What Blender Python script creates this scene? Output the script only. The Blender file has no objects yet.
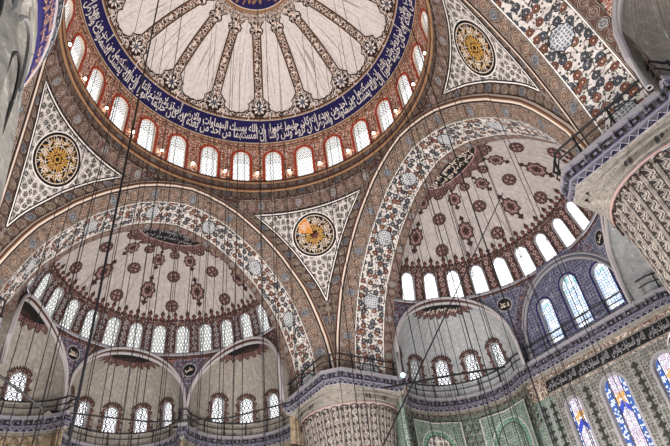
import bpy, math, random
from math import sin, cos, pi, sqrt, atan2, radians, degrees, hypot, acos
from mathutils import Vector, Matrix
from mathutils.geometry import tessellate_polygon
random.seed(7)
SC = bpy.context.scene
COL = SC.collection

def lin(h):
    h = h.lstrip('#'); o = []
    for i in (0, 2, 4):
        c = int(h[i:i+2], 16)/255
        o.append(c/12.92 if c <= .04045 else ((c+.055)/1.055)**2.4)
    return (*o, 1)

# ------------------------------------------------------------------ node helper
class S:
    def __init__(s, g, k): s.g, s.k = g, k
    def __add__(s, o): return s.g.m('ADD', s, o)
    def __radd__(s, o): return s.g.m('ADD', s, o)
    def __sub__(s, o): return s.g.m('SUBTRACT', s, o)
    def __rsub__(s, o): return s.g.m('SUBTRACT', o, s)
    def __mul__(s, o): return s.g.m('MULTIPLY', s, o)
    __rmul__ = __mul__
    def __truediv__(s, o): return s.g.m('DIVIDE', s, o)
    def fr(s): return s.g.m('FRACT', s)
    def fl(s): return s.g.m('FLOOR', s)
    def ab(s): return s.g.m('ABSOLUTE', s)
    def sin(s): return s.g.m('SINE', s)
    def lt(s, o): return s.g.m('LESS_THAN', s, o)
    def gt(s, o): return s.g.m('GREATER_THAN', s, o)
    def mx(s, o): return s.g.m('MAXIMUM', s, o)
    def mn(s, o): return s.g.m('MINIMUM', s, o)
class G:
    def __init__(s, nt): s.nt = nt; s.uvn = nt.nodes.new('ShaderNodeUVMap')
    def put(s, sock, v):
        if isinstance(v, S): s.nt.links.new(v.k, sock)
        elif v is not None: sock.default_value = v
    def m(s, op, a, b=None):
        n = s.nt.nodes.new('ShaderNodeMath'); n.operation = op
        s.put(n.inputs[0], a); s.put(n.inputs[1], b); return S(s, n.outputs[0])
    def uv(s):
        n = s.nt.nodes.new('ShaderNodeSeparateXYZ'); s.nt.links.new(s.uvn.outputs[0], n.inputs[0])
        return S(s, n.outputs[0]), S(s, n.outputs[1])
    def vec(s, x, y, z=0.):
        n = s.nt.nodes.new('ShaderNodeCombineXYZ')
        for i, v in enumerate((x, y, z)): s.put(n.inputs[i], v)
        return S(s, n.outputs[0])
    def mix(s, f, a, b):
        n = s.nt.nodes.new('ShaderNodeMixRGB'); s.put(n.inputs[0], f)
        for i, v in ((1, a), (2, b)):
            s.put(n.inputs[i], lin(v) if isinstance(v, str) else v)
        return S(s, n.outputs[0])
    def noise(s, v, sc, det=2., rough=.5):
        n = s.nt.nodes.new('ShaderNodeTexNoise'); s.put(n.inputs['Vector'], v)
        n.inputs['Scale'].default_value = sc; n.inputs['Detail'].default_value = det; n.inputs['Roughness'].default_value = rough
        return S(s, n.outputs[0])
    def voro(s, v, sc, rnd=.8, feat='F1'):
        n = s.nt.nodes.new('ShaderNodeTexVoronoi'); n.feature = feat; n.voronoi_dimensions = '2D'
        s.put(n.inputs['Vector'], v); n.inputs['Scale'].default_value = sc; n.inputs['Randomness'].default_value = rnd
        c = None
        if feat == 'F1':
            q = s.nt.nodes.new('ShaderNodeSeparateXYZ'); s.nt.links.new(n.outputs['Color'], q.inputs[0]); c = S(s, q.outputs[0])
        return S(s, n.outputs['Distance']), c
    def len2(s, x, y): return s.m('SQRT', x*x + y*y)

def mat(name, fn, rough=.75, emit=None, spec=.25):
    m = bpy.data.materials.new(name); m.use_nodes = True; nt = m.node_tree
    b = nt.nodes['Principled BSDF']; b.inputs['Roughness'].default_value = rough
    b.inputs['Specular IOR Level'].default_value = spec
    g = G(nt)
    c = fn(g) if callable(fn) else lin(fn)
    if emit is None:
        if callable(fn):
            u, v = g.uv(); q = g.noise(g.vec(u, v), 2.6, 8, .8)
            k_ = .16 if 'plaster' in name else .42
            c = g.mix(((q-.50)*(3. if k_ < .2 else 5.)).mx(0.).mn(k_), c, '#2c2725')
            c = g.mix(((.45-q)*4.).mx(0.).mn(.22), c, '#efeae4')
        g.put(b.inputs['Base Color'], c)
    else:
        b.inputs['Base Color'].default_value = (.02, .02, .02, 1)
        g.put(b.inputs['Emission Color'], c); b.inputs['Emission Strength'].default_value = emit
    return m

WEAR = lambda g, c, v, sc=3., lo='#6f675f', amt=.35: g.mix(g.noise(v, sc, 4)*amt, c, lo)

def f_network(g):                       # white vines over dark buds
    u, v = g.uv(); p = g.vec(u, v)
    d, r = g.voro(p, 2.3, .6); e, _ = g.voro(p, 2.3, .6, 'DISTANCE_TO_EDGE')
    c = g.mix(r.gt(.5), '#aaa5a1', '#b5aca4')
    c = g.mix((d*1.).lt(.34), c, '#0e0d0f')
    c = g.mix(d.lt(.2), c, '#5d5654')
    c = g.mix(e.lt(.05), c, '#eeebe8')
    e2, _ = g.voro(p, 6., .9, 'DISTANCE_TO_EDGE')
    return g.mix(e2.lt(.05), c, '#c8c2bd')
def f_circles(bg, ring, fill, alt, w=.9, line='#2c211d'):
    def f(g):
        u, v = g.uv(); k = u/(w*.92); i = k.fl(); a = k.fr()-.5; b = (v-.5)
        d = g.len2(a, b); par = (i*.25).fr().lt(.2)
        ang = g.m('ARCTAN2', b, a); pet = (ang*6.).sin()*.035
        c = g.mix(g.noise(g.vec(u, v*w), 6., 3).gt(.55), bg, '#6b4a3c')
        c = g.mix((d+pet*.6).lt(.43), c, ring); c = g.mix((d+pet*.3).lt(.385), c, '#b8a696')
        c = g.mix(d.lt(.34), c, ring); c = g.mix(d.lt(.29), c, g.mix(par, fill, alt))
        c = g.mix((d-.14+pet).ab().lt(.028), c, ring)
        c = g.mix(b.ab().gt(.43), c, line)
        c = g.mix((b.ab()-.46).ab().lt(.012), c, '#cdbfae')
        return g.mix(g.noise(g.vec(u, v*w), 9., 3)*.35, c, '#2a211e')
    return f
def f_floral(W, per=5.3):
    def f(g):
        u, v = g.uv(); y = v*W; p = g.vec(u, y)
        c = g.mix(g.noise(p, 1.3, 3), '#e6e1dc', '#bdb6b0')
        n = g.noise(p, 1.6, 1.); c = g.mix((n-.5).ab().lt(.018), c, '#3a3733')
        d, r = g.voro(p, 3.6, .9)
        leaf = g.mix(r.gt(.45), '#3c4249', '#5a4c46'); c = g.mix(d.lt(.22), c, leaf)
        d, r = g.voro(p, 1.75, .62)
        col = g.mix(r.gt(.55), '#4c5460', g.mix(r.gt(.25), '#6d3e32', '#845340'))
        c = g.mix(d.lt(.38), c, '#171516'); c = g.mix(d.lt(.31), c, col); c = g.mix((d-.17).ab().lt(.03), c, '#1d1818'); c = g.mix(d.lt(.08), c, '#b8a898')
        k = u/per; a = (k.fr()-.5)*per; dd = g.len2(a, (v-.5)*W)
        ang = g.m('ARCTAN2', (v-.5)*W, a)
        c = g.mix((dd+(ang*10.).sin()*.03).lt(.66), c, '#23242b')
        e, _ = g.voro(g.vec(a, y), 5.5, .5, 'DISTANCE_TO_EDGE')
        c = g.mix((dd+(ang*10.).sin()*.03).lt(.60), c, g.mix(e.lt(.12), '#7a848f', '#e0e0de'))
        b = (v-.5).ab(); c = g.mix(b.gt(.455), c, '#2b2422'); c = g.mix((b-.478).ab().lt(.014), c, '#f2ede6')
        return c
    return f
def f_redara(g):                        # red arabesque of the window drums
    u, v = g.uv(); p = g.vec(u, v)
    e, _ = g.voro(p, 3.2, .9, 'DISTANCE_TO_EDGE'); d, r = g.voro(p, 5., 1.)
    c = g.mix(r.gt(.6), '#a8583e', '#cf8a68'); c = g.mix(d.lt(.24), c, '#f4e6da')
    c = g.mix(e.lt(.07), c, '#4a2018')
    n = g.noise(p, 3.5, 1.); c = g.mix((n-.5).ab().lt(.02), c, '#f1e2d4'); return c
def f_brownara(g):
    u, v = g.uv(); p = g.vec(u, v)
    e, _ = g.voro(p, 3.4, .8, 'DISTANCE_TO_EDGE'); d, r = g.voro(p, 4.4, 1.)
    c = g.mix(r.gt(.5), '#4a2e2a', '#60403a'); c = g.mix(d.lt(.18), c, '#a59a96'); c = g.mix(e.lt(.07), c, '#241816'); return c
def f_blueara(g):
    u, v = g.uv(); p = g.vec(u, v)
    e, _ = g.voro(p, 3.0, .8, 'DISTANCE_TO_EDGE'); d, r = g.voro(p, 4.4, 1.)
    c = g.mix(r.gt(.5), '#4b4a66', '#62626f'); c = g.mix(d.lt(.2), c, '#a9a9b8'); c = g.mix(e.lt(.06), c, '#23222e')
    n = g.noise(p, 2.2, 1.); return g.mix((n-.5).ab().lt(.02), c, '#7d4a3c')
def f_ribara(g):                        # light scrolls on brown, dome ribs and rosettes
    u, v = g.uv(); p = g.vec(u, v)
    e, _ = g.voro(p, 2.6, .9, 'DISTANCE_TO_EDGE'); n = g.noise(p, 3., 1.)
    d, r = g.voro(p, 2.6, .9)
    c = g.mix(r.gt(.5), '#4a302a', '#2c2022'); c = g.mix((n-.5).ab().lt(.04), c, '#f0e6dc')
    c = g.mix(e.lt(.06), c, '#ead9c8'); return g.mix(d.lt(.10), c, '#c96a44')
def f_motif(g):
    u, v = g.uv(); p = g.vec(u, v)
    e, _ = g.voro(p, 5.5, .6, 'DISTANCE_TO_EDGE'); return g.mix(e.lt(.14), '#7a5a56', '#35201f')
def f_plaster(a, b, k=.5):
    def f(g):
        u, v = g.uv(); c = g.mix(g.noise(g.vec(u, v), 1.2, 6, .75), a, b)
        st = g.noise(g.vec(u*3.2, v*.05), 2.2, 2.); c = g.mix(st.gt(.62)*.3*k, c, '#7d726c')
        st = g.noise(g.vec(u*5., v*.04), 1.2, 0.); return g.mix((st-.5).ab().lt(.018)*k, c, '#463d3b')
    return f
def f_stone(a, b, cw=1.1, ch=.55, jl='#4c4842'):
    def f(g):
        u, v = g.uv(); r = (v/ch).fl(); q = (u/cw + r*.5)
        j = ((q.fr()-.5).ab().gt(.485)).mx(((v/ch).fr()-.5).ab().gt(.47))
        c = g.mix(g.noise(g.vec(u, v), 1.6, 6, .7), a, b)
        c = g.mix(g.noise(g.vec(q.fl()*3.7, r*1.9), 1.3, 0.)*.6, c, '#8a8378'); return g.mix(j*.75, c, jl)
    return f
def f_flute(a, b, dk):                  # painted acanthus climbing each flute: u counts flutes, v metres
    def f(g):
        u, v = g.uv(); x = u.fr()-.5
        s = (v*13. + x*5.).sin(); w = x + s*.14
        c = g.mix(g.noise(g.vec(u*2., v*3.), 2., 4), a, b)
        c = g.mix(x.ab().lt(.33), c, dk)
        c = g.mix((w.ab()-.10).ab().lt(.055)*x.ab().lt(.31), c, '#98918b')
        c = g.mix(((v*4.14).fr()-.5).ab().lt(.09)*(x.ab().lt(.3)), c, '#8b8078')
        return g.mix(((x.ab()-.34).ab()).lt(.03), c, '#1b1818')
    return f
def f_tiles(a, b, c3, sc=2.6):
    def f(g):
        u, v = g.uv(); p = g.vec(u, v)
        e, _ = g.voro(p, sc, .5, 'DISTANCE_TO_EDGE'); d, r = g.voro(p, sc*2.1, 1.)
        c = g.mix(g.noise(p, 1.1, 4), a, b); c = g.mix(d.lt(.26), c, c3); return g.mix(e.lt(.05)*.6, c, '#b9bdb8')
    return f
def f_fascia(g):                        # blue palmettes on the edge of the balconies
    u, v = g.uv(); k = u/.42; x = (k.fr()-.5).ab()
    c = g.mix((v+x*1.5).lt(.86), '#4f4d58', '#141430'); c = g.mix((v+x*1.5-.86).ab().lt(.06), c, '#9c99a6')
    return g.mix(v.lt(.10), c, '#908d94')
def f_dent(g):
    u, v = g.uv(); x = ((u/.62).fr()-.5).ab(); x2 = ((u/.31).fr()-.5).ab()
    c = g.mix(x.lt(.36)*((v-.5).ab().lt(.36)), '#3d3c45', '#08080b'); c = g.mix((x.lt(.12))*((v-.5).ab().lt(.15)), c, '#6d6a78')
    c = g.mix(x2.gt(.38)*v.gt(.86), c, '#34345c'); return g.mix(v.lt(.12)*x2.gt(.2), c, '#3b3a66')
def f_scallop(g):
    u, v = g.uv(); x = (u/.26).fr()-.5; d = g.len2(x*.8, v-.35); c = g.mix(d.lt(.30), '#101014', '#5d6068'); c = g.mix(d.lt(.18), c, '#15151a')
    return g.mix((v-.93).ab().lt(.05), c, '#b9b9bc')
def f_glow(top, tint, sc, thr):         # bright panes with a lattice of round quarries
    def f(g):
        u, v = g.uv(); q = g.vec(u, v)
        a = (u*sc).fr()-.5; r = (v*sc*.866).fl(); a = ((u*sc)+r*.5).fr()-.5; b = (v*sc*.866).fr()-.5
        d = g.len2(a, b); c = g.mix((d-.42).ab().lt(thr), '#ffffff', tint)
        up = v.gt(top); c = g.mix(up*((d-.30).ab().lt(.10)), c, tint); return c
    return f
def f_stained(g):
    u, v = g.uv(); p = g.vec(u, v); x = u.ab()
    d, r = g.voro(p, 7.5, .8); e, _ = g.voro(p, 7.5, .8, 'DISTANCE_TO_EDGE')
    c = g.mix(r.gt(.45), '#f4f6ff', g.mix(r.gt(.2), '#5a8ad8', '#d8c4dc'))
    c = g.mix(x.gt(.40), c, g.mix(r.gt(.5), '#2f5fb4', '#dfe8ff'))
    c = g.mix((v-4.7).ab().lt(.3)*x.lt(.36)*r.gt(.4), c, '#f0b060'); c = g.mix((v+x*1.2-4.35).ab().lt(.22)*x.lt(.4), c, '#2846c8')
    c = g.mix((x-.40).ab().lt(.035), c, '#1d2c5c'); return g.mix(e.lt(.07), c, '#1c2238')
def f_tymp(g):
    u, v = g.uv(); p = g.vec(u, v); d, r = g.voro(p, 4.5, .4); e, _ = g.voro(p, 4.5, .4, 'DISTANCE_TO_EDGE')
    c = g.mix(r.gt(.35), '#ffffff', '#c4d6f4'); c = g.mix(v.gt(2.7)*r.gt(.6), c, '#8fc4c8'); return g.mix(e.lt(.075), c, '#1c2648')
def f_bandtile(g):
    u, v = g.uv(); p = g.vec(u, v); n = g.noise(p, 3., 2); c = g.mix((n-.5).ab().lt(.03), '#7b6a60', '#c9bdb0')
    d, r = g.voro(p, 3., .7); return g.mix(d.lt(.2), c, '#5a3a34')

M = {}
def mk(n, *a, **k): M[n] = mat(n, *a, **k)
mk('network', f_network)
mk('circ_tan', f_circles('#8f7e72', '#2c211d', '#a58a78', '#8a9098'))
mk('circ_dark', f_circles('#4a3a34', '#191414', '#8f7a6a', '#6c7480', .8))
mk('circ_pink', f_circles('#735850', '#241918', '#a08578', '#a8a6a6', .8))
mk('floral', f_floral(2.3)); mk('redara', f_redara); mk('brownara', f_brownara); mk('blueara', f_blueara)
mk('ribara', f_ribara); mk('motif', f_motif)
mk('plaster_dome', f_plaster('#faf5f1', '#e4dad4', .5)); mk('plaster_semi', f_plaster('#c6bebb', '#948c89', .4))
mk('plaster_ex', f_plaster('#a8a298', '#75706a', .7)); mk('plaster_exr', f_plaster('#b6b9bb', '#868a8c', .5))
mk('stone', f_stone('#a09a90', '#6f6a62')); mk('stone_pale', f_stone('#8b8780', '#4a4743', 1.3, .6)); mk('stone_grey', f_stone('#86867f', '#5c5c57', 2., 1.5))
mk('ochre', f_stone('#b09670', '#62543f', 1.7, .8)); mk('moulding_grey', '#8b888c'); mk('moulding_dark', '#352622')
mk('cream', '#d9cabb'); mk('gold', '#9a7656'); mk('brown', '#4f332b'); mk('darkbrown', '#33201d'); mk('rust', '#6a3f3a')
mk('red', '#b0432c'); mk('navy', '#201c54'); mk('navy_dark', '#17162c'); mk('white', '#e9e4e0'); mk('black', '#131214')
mk('orange', '#e08a2c'); mk('grey_blue', '#5a6272'); mk('pinkish', '#9a7f7b'); mk('fascia_edge', '#65636e')
mk('flute', f_flute('#958c84', '#605a55', '#2b2826')); mk('flute_grey', f_stone('#8b8b86', '#5b5b58', 9., 9.))
mk('flute_line', '#2b2a29'); mk('fascia', f_fascia); mk('dent', f_dent)
mk('tile_green', f_tiles('#75897c', '#52645a', '#2b3833', 5.)); mk('tile_blue', f_tiles('#5c5e80', '#4a4b66', '#22233c', 4.2))
mk('tile_grey', f_tiles('#6f6e68', '#4f4e49', '#2f2f2c', 5.)); mk('muqarnas', f_stone('#8d8e80', '#5d5f52', .5, .5)); mk('bandtile', f_bandtile)
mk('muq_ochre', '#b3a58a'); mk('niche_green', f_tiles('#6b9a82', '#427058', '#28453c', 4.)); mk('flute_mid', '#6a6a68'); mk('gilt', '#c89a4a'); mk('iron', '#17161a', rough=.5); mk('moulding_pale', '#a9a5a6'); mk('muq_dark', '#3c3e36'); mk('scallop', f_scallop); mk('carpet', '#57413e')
mk('glow_dome', f_glow(2.2, '#6b6663', 4.2, .08), emit=1.3)
mk('glow_left', f_glow(9., '#5d5f58', 4.0, .11), emit=1.0)
mk('glow_right', f_glow(1.45, '#6f7687', 5., .03), emit=2.2)
mk('glow_ex', f_glow(9., '#2a3240', 3.2, .10), emit=1.3); mk('glow_dim', f_glow(9., '#4c5258', 3.6, .12), emit=.45)
mk('stained', f_stained, emit=1.1); mk('glow_tymp', f_tymp, emit=1.25); mk('bulb', '#fff0d8', emit=14.); mk('flood', '#9dfff0', emit=12.)

# ------------------------------------------------------------------ mesh builder
class MB:
    def __init__(s): s.v = []; s.f = []; s.mi = []; s.uv = []; s.mats = []
    def mid(s, m):
        if m not in s.mats: s.mats.append(m)
        return s.mats.index(m)
    def add(s, vs, fs, m, uvs=None):
        b = len(s.v); k = s.mid(m); s.v += [tuple(p) for p in vs]
        s.uv += list(uvs) if uvs else [(p[0]+p[1], p[2]) for p in s.v[b:]]
        for f in fs: s.f.append([b+i for i in f]); s.mi.append(k)
    def grid(s, fn, us, vs, m, uvf=lambda a, b: (a, b)):
        P = [fn(a, b) for b in vs for a in us]; U = [uvf(a, b) for b in vs for a in us]; n = len(us)
        s.add(P, [(j*n+i, j*n+i+1, (j+1)*n+i+1, (j+1)*n+i) for j in range(len(vs)-1) for i in range(n-1)], m, U)
    def loft(s, A, B, m, ua=None, v0=0., v1=1.):
        n = len(A)
        if ua is None:
            ua = [0.]
            for i in range(1, n): ua.append(ua[-1]+(Vector(A[i])-Vector(A[i-1])).length)
        s.add(list(A)+list(B), [(i, i+1, n+i+1, n+i) for i in range(n-1)], m, [(u, v0) for u in ua]+[(u, v1) for u in ua])
    def poly(s, F, pts, m, off=.02, uvo=(0, 0)):
        P = list(pts); idx = {}; L = .5
        st = [tuple(t) for t in tessellate_polygon([[Vector((x, y, 0)) for x, y in pts]])]; tris = []
        while st:
            t = st.pop(); e = [(hypot(P[t[i]][0]-P[t[(i+1) % 3]][0], P[t[i]][1]-P[t[(i+1) % 3]][1]), i) for i in range(3)]; l, i = max(e)
            if l < L: tris.append(t); continue
            a, b, c = t[i], t[(i+1) % 3], t[(i+2) % 3]; q = (min(a, b), max(a, b))
            if q not in idx: P.append(((P[a][0]+P[b][0])/2, (P[a][1]+P[b][1])/2)); idx[q] = len(P)-1
            k = idx[q]; st += [(a, k, c), (k, b, c)]
        s.add([F(x, y, off) for x, y in P], tris, m, [(x+uvo[0], y+uvo[1]) for x, y in P])
    def stroke(s, F, pts, w, m, off=.03, close=False):
        n = len(pts); L = []; R = []
        for i in range(n):
            a = pts[(i-1) % n] if close or i > 0 else pts[i]; b = pts[(i+1) % n] if close or i < n-1 else pts[i]
            dx, dy = b[0]-a[0], b[1]-a[1]; l = hypot(dx, dy) or 1; nx, ny = -dy/l*w/2, dx/l*w/2
            L.append((pts[i][0]+nx, pts[i][1]+ny)); R.append((pts[i][0]-nx, pts[i][1]-ny))
        V = [F(x, y, off) for x, y in L]+[F(x, y, off) for x, y in R]
        s.add(V, [(i, (i+1) % n, n+(i+1) % n, n+i) for i in range(n if close else n-1)], m, L+R)
    def tube(s, P, r, m, k=6, close=False, cap=True):
        P = [Vector(p) for p in P]; n = len(P); V = []
        for i, p in enumerate(P):
            a = P[(i-1) % n] if close or i > 0 else p; b = P[(i+1) % n] if close or i < n-1 else p
            d = (b-a).normalized(); x = d.cross(Vector((0, 0, 1)))
            if x.length < .05: x = d.cross(Vector((1, 0, 0)))
            x.normalize(); y = d.cross(x)
            V += [p + (x*cos(2*pi*j/k)+y*sin(2*pi*j/k))*r for j in range(k)]
        F = [(i*k+j, i*k+(j+1) % k, ((i+1) % n)*k+(j+1) % k, ((i+1) % n)*k+j) for i in range(n if close else n-1) for j in range(k)]
        if cap and not close: F += [tuple(range(k)), tuple((n-1)*k+j for j in range(k))]
        s.add(V, F, m)
    def box(s, c, sx, sy, sz, m, rz=0):
        V = []
        for z in (-.5, .5):
            for x, y in ((-.5, -.5), (.5, -.5), (.5, .5), (-.5, .5)):
                X, Y = x*sx, y*sy; V.append((c[0]+X*cos(rz)-Y*sin(rz), c[1]+X*sin(rz)+Y*cos(rz), c[2]+z*sz))
        s.add(V, [(0, 1, 2, 3), (4, 5, 6, 7), (0, 1, 5, 4), (1, 2, 6, 5), (2, 3, 7, 6), (3, 0, 4, 7)], m)
    def build(s, name, parent=None, smooth=True):
        me = bpy.data.meshes.new(name); me.from_pydata(s.v, [], s.f); uvl = me.uv_layers.new(name='UVMap')
        for m in s.mats: me.materials.append(M[m])
        me.polygons.foreach_set('material_index', s.mi)
        if smooth: me.polygons.foreach_set('use_smooth', [True]*len(s.f))
        li = [0]*len(me.loops); me.loops.foreach_get('vertex_index', li); fl = []
        for i in li: fl += s.uv[i]
        uvl.data.foreach_set('uv', fl); me.update()
        if smooth:
            try: me.set_sharp_from_angle(angle=radians(35))
            except Exception: pass
        o = bpy.data.objects.new(name, me); COL.objects.link(o)
        if parent: o.parent = parent; o.matrix_parent_inverse = parent.matrix_world.inverted()
        return o
def tag(o, label=None, cat=None, group=None, kind=None):
    for k, v in (('label', label), ('category', cat), ('group', group), ('kind', kind)):
        if v: o[k] = v
    return o
def empty(name, loc, label=None, cat=None, group=None, kind=None):
    o = bpy.data.objects.new(name, None); o.location = loc; o.empty_display_size = .2; COL.objects.link(o)
    o.matrix_world = Matrix.Translation(loc)
    return tag(o, label, cat, group, kind)

# ------------------------------------------------------------------ flat motifs
def circ(cx, cy, r, n=24, ry=None): return [(cx+r*cos(2*pi*i/n), cy+(ry or r)*sin(2*pi*i/n)) for i in range(n)]
def lobed(cx, cy, r, k, amp, n=64, ry=None):
    return [(cx+r*(1+amp*cos(k*2*pi*i/n))*cos(2*pi*i/n), cy+(ry or r)*(1+amp*cos(k*2*pi*i/n))*sin(2*pi*i/n)) for i in range(n)]
def fleur(cx, cy, w, h):                # an upright bud on a collar
    p = [(-.5, 0), (-.5, .22), (-.22, .30), (-.18, .40), (-.36, .55), (-.30, .72), (-.10, .86), (0, 1.0)]
    return [(cx+x*w, cy+y*h) for x, y in p]+[(cx-x*w, cy+y*h) for x, y in reversed(p[:-1])]
def rosette(mb, F, cx, cy, r, big=False):
    mb.poly(F, lobed(cx, cy, r, 12, .04), 'darkbrown', .02)
    mb.poly(F, circ(cx, cy, r*.90), 'motif', .03, (cx*3, cy))
    mb.stroke(F, circ(cx, cy, r*.78), r*.08, 'darkbrown', .04, True)
    for k in range(8):
        a = k*pi/4+.2; mb.poly(F, circ(cx+r*.45*cos(a), cy+r*.45*sin(a), r*.15, 8), 'pinkish' if k % 2 else 'darkbrown', .04)
    mb.poly(F, circ(cx, cy, r*.17, 10), 'darkbrown', .045)
def cartouche(mb, F, cx, cy, w, h):
    mb.poly(F, lobed(cx, cy, w*.5, 8, .10, 64, h*.30), 'darkbrown', .02)
    mb.poly(F, lobed(cx, cy, w*.42, 8, .10, 64, h*.25), 'motif', .03)
    mb.stroke(F, lobed(cx, cy, w*.30, 8, .16, 48, h*.18), w*.06, 'pinkish', .04, True)
    mb.poly(F, lobed(cx, cy, w*.17, 4, .3, 24, h*.10), 'darkbrown', .04)
    for sg in (-1, 1):
        y0 = cy+sg*h*.29
        mb.poly(F, [(cx-w*.07, y0), (cx-w*.07, y0+sg*h*.05), (cx-w*.22, y0+sg*h*.09), (cx, y0+sg*h*.22), (cx+w*.22, y0+sg*h*.09), (cx+w*.07, y0+sg*h*.05), (cx+w*.07, y0)], 'darkbrown', .025)

# ------------------------------------------------------------------ Arabic lettering (shaped by hand, drawn right to left)
DUAL = dict(zip('بتثجحخسشصضطظعغفقكلمنهيئ', [0xFE8F, 0xFE95, 0xFE99, 0xFE9D, 0xFEA1, 0xFEA5, 0xFEB1, 0xFEB5, 0xFEB9, 0xFEBD, 0xFEC1, 0xFEC5, 0xFEC9, 0xFECD, 0xFED1, 0xFED5, 0xFED9, 0xFEDD, 0xFEE1, 0xFEE5, 0xFEE9, 0xFEF1, 0xFE89]))
SOLO = dict(zip('اأإآدذرزوةى', [0xFE8D, 0xFE83, 0xFE87, 0xFE81, 0xFEA9, 0xFEAB, 0xFEAD, 0xFEAF, 0xFEED, 0xFE93, 0xFEEF]))
def shape(t):
    t = t.replace('لا', '\u0001').replace('لأ', '\u0001'); o = []
    for i, ch in enumerate(t):
        pv = i > 0 and t[i-1] in DUAL; nx = i+1 < len(t) and (t[i+1] in DUAL or t[i+1] in SOLO or t[i+1] == '\u0001')
        if ch in DUAL: o.append(chr(DUAL[ch]+(3 if pv and nx else 1 if pv else 2 if nx else 0)))
        elif ch in SOLO: o.append(chr(SOLO[ch]+(1 if pv else 0)))
        elif ch == '\u0001': o.append(chr(0xFEFB+(1 if pv else 0)))
        else: o.append(ch)
    return ''.join(reversed(o))
def text2d(t):
    c = bpy.data.curves.new('lettering', 'FONT'); c.body = shape(t); c.size = 1; c.resolution_u = 2
    c.offset = .02
    o = bpy.data.objects.new('lettering', c); COL.objects.link(o); bpy.context.view_layer.update()
    me = bpy.data.meshes.new_from_object(o.evaluated_get(bpy.context.evaluated_depsgraph_get()))
    V = [(v.co.x, v.co.y) for v in me.vertices]; Fc = [tuple(p.vertices) for p in me.polygons]
    bpy.data.objects.remove(o); bpy.data.curves.remove(c); bpy.data.meshes.remove(me)
    x0 = min(v[0] for v in V); x1 = max(v[0] for v in V); y0 = min(v[1] for v in V); y1 = max(v[1] for v in V)
    return V, Fc, (x0, x1, y0, y1)
def put_text(mb, F, T, x0, x1, y0, y1, m, off=.05):
    V, Fc, (a, b, c, d) = T
    mb.add([F(x0+(x-a)/(b-a)*(x1-x0), y0+(y-c)/(d-c)*(y1-y0), off) for x, y in V], Fc, m)
def put_text_round(mb, F, T, cx, cy, r0, r1, m, off=.05, a0=0, span=2*pi):
    V, Fc, (a, b, c, d) = T; o = []
    for x, y in V:
        th = a0-(x-a)/(b-a)*span; r = r0+(y-c)/(d-c)*(r1-r0); o.append(F(cx+r*cos(th), cy+r*sin(th), off))
    mb.add(o, Fc, m)
T_DOME = [text2d('إن الله يمسك السماوات والأرض أن تزولا ولئن زالتا'), text2d('إن أمسكهما من أحد من بعده إنه كان حليما غفورا')]
T_ALLAH = text2d('الله'); T_MUH = text2d('محمد'); T_SEMI = text2d('الله نور السماوات والأرض'); T_BIS = text2d('بسم الله الرحمن الرحيم'); T_ALI = text2d('علي')

# ------------------------------------------------------------------ surfaces of revolution
class Rev:
    def __init__(s, cx, cy, prof):
        s.c = (cx, cy); s.p = prof; s.t = [0.]
        for i in range(1, len(prof)): s.t.append(s.t[-1]+hypot(prof[i][0]-prof[i-1][0], prof[i][1]-prof[i-1][1]))
    def at(s, t):
        if t <= 0: i = 1
        elif t >= s.t[-1]: i = len(s.t)-1
        else:
            i = 1
            while s.t[i] < t: i += 1
        w = (t-s.t[i-1])/(s.t[i]-s.t[i-1]); a, b = s.p[i-1], s.p[i]
        return a[0]+(b[0]-a[0])*w, a[1]+(b[1]-a[1])*w, (b[0]-a[0]), (b[1]-a[1])
    def tz(s, z):
        for i in range(1, len(s.p)):
            if s.p[i][1] >= z: return s.t[i-1]+(z-s.p[i-1][1])/max(1e-6, s.p[i][1]-s.p[i-1][1])*(s.t[i]-s.t[i-1])
        return s.t[-1]
    def tr(s, r):
        for i in range(1, len(s.p)):
            if s.p[i][0] <= r: return s.t[i-1]+(s.p[i-1][0]-r)/max(1e-6, s.p[i-1][0]-s.p[i][0])*(s.t[i]-s.t[i-1])
        return s.t[-1]
    def P(s, az, t, off=0.):
        r, z, dr, dz = s.at(t); l = hypot(dr, dz) or 1; r -= off*dz/l; z += off*dr/l
        a = radians(az); return (s.c[0]+r*cos(a), s.c[1]+r*sin(a), z)
    def loc(s, az0, t0):                 # x to the right as seen from inside, y up the shell
        r0 = max(s.at(t0)[0], .5)
        return lambda x, y, off=0.: s.P(az0-degrees(x/r0), t0+y, off)
    def flat(s):                         # plan coordinates around the axis, for motifs at the apex
        def F(x, y, off=0.):
            r = hypot(x, y); t = s.tr(r); return s.P(degrees(atan2(y, x)), t, off)
        return F
def lin_(a, b, n): return [a+(b-a)*i/n for i in range(n+1)]
def ellprof(R, z0, z1, H, n=26, rmin=.02):
    p = [(R, z0)] + ([(R, z1)] if z1 > z0 else [])
    for i in range(1, n+1):
        a = pi/2*i/n; p.append((max(rmin, R*cos(a)), z1+H*sin(a)))
    return p

# bay of wall with an arched hole, local coordinates of F (window centred on x = 0)
def arch_pts(w, y0, h, n=10):
    ys = y0+h-w*1.05
    return [(-w, y0)]+[(-w*cos(pi*i/n), ys+w*1.05*sin(pi*i/n)) for i in range(n+1)]+[(w, y0)]
def holed(mb, F, b, ya, yb, w, y0, h, m, uo=0., uvv=0.):
    A = arch_pts(w, y0, h); ys = A[1][1]
    def q(pts): mb.add([F(x, y, 0) for x, y in pts], [tuple(range(len(pts)))], m, [(x+uo, y+uvv) for x, y in pts])
    for sg in (-1, 1):
        for k in range(4):
            a, c = ya+(ys-ya)*k/4, ya+(ys-ya)*(k+1)/4
            q([(sg*b, a), (sg*w, a), (sg*w, c), (sg*b, c)])
    q([(-w, ya), (w, ya), (w, y0), (-w, y0)])
    C = A[1:-1]; n = len(C)-1
    T = [(-b, ys)]+[(-b+2*b*i/(n-2), yb) for i in range(n-1)]+[(b, ys)]
    for i in range(n): q([C[i], C[i+1], T[i+1], T[i]])
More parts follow.
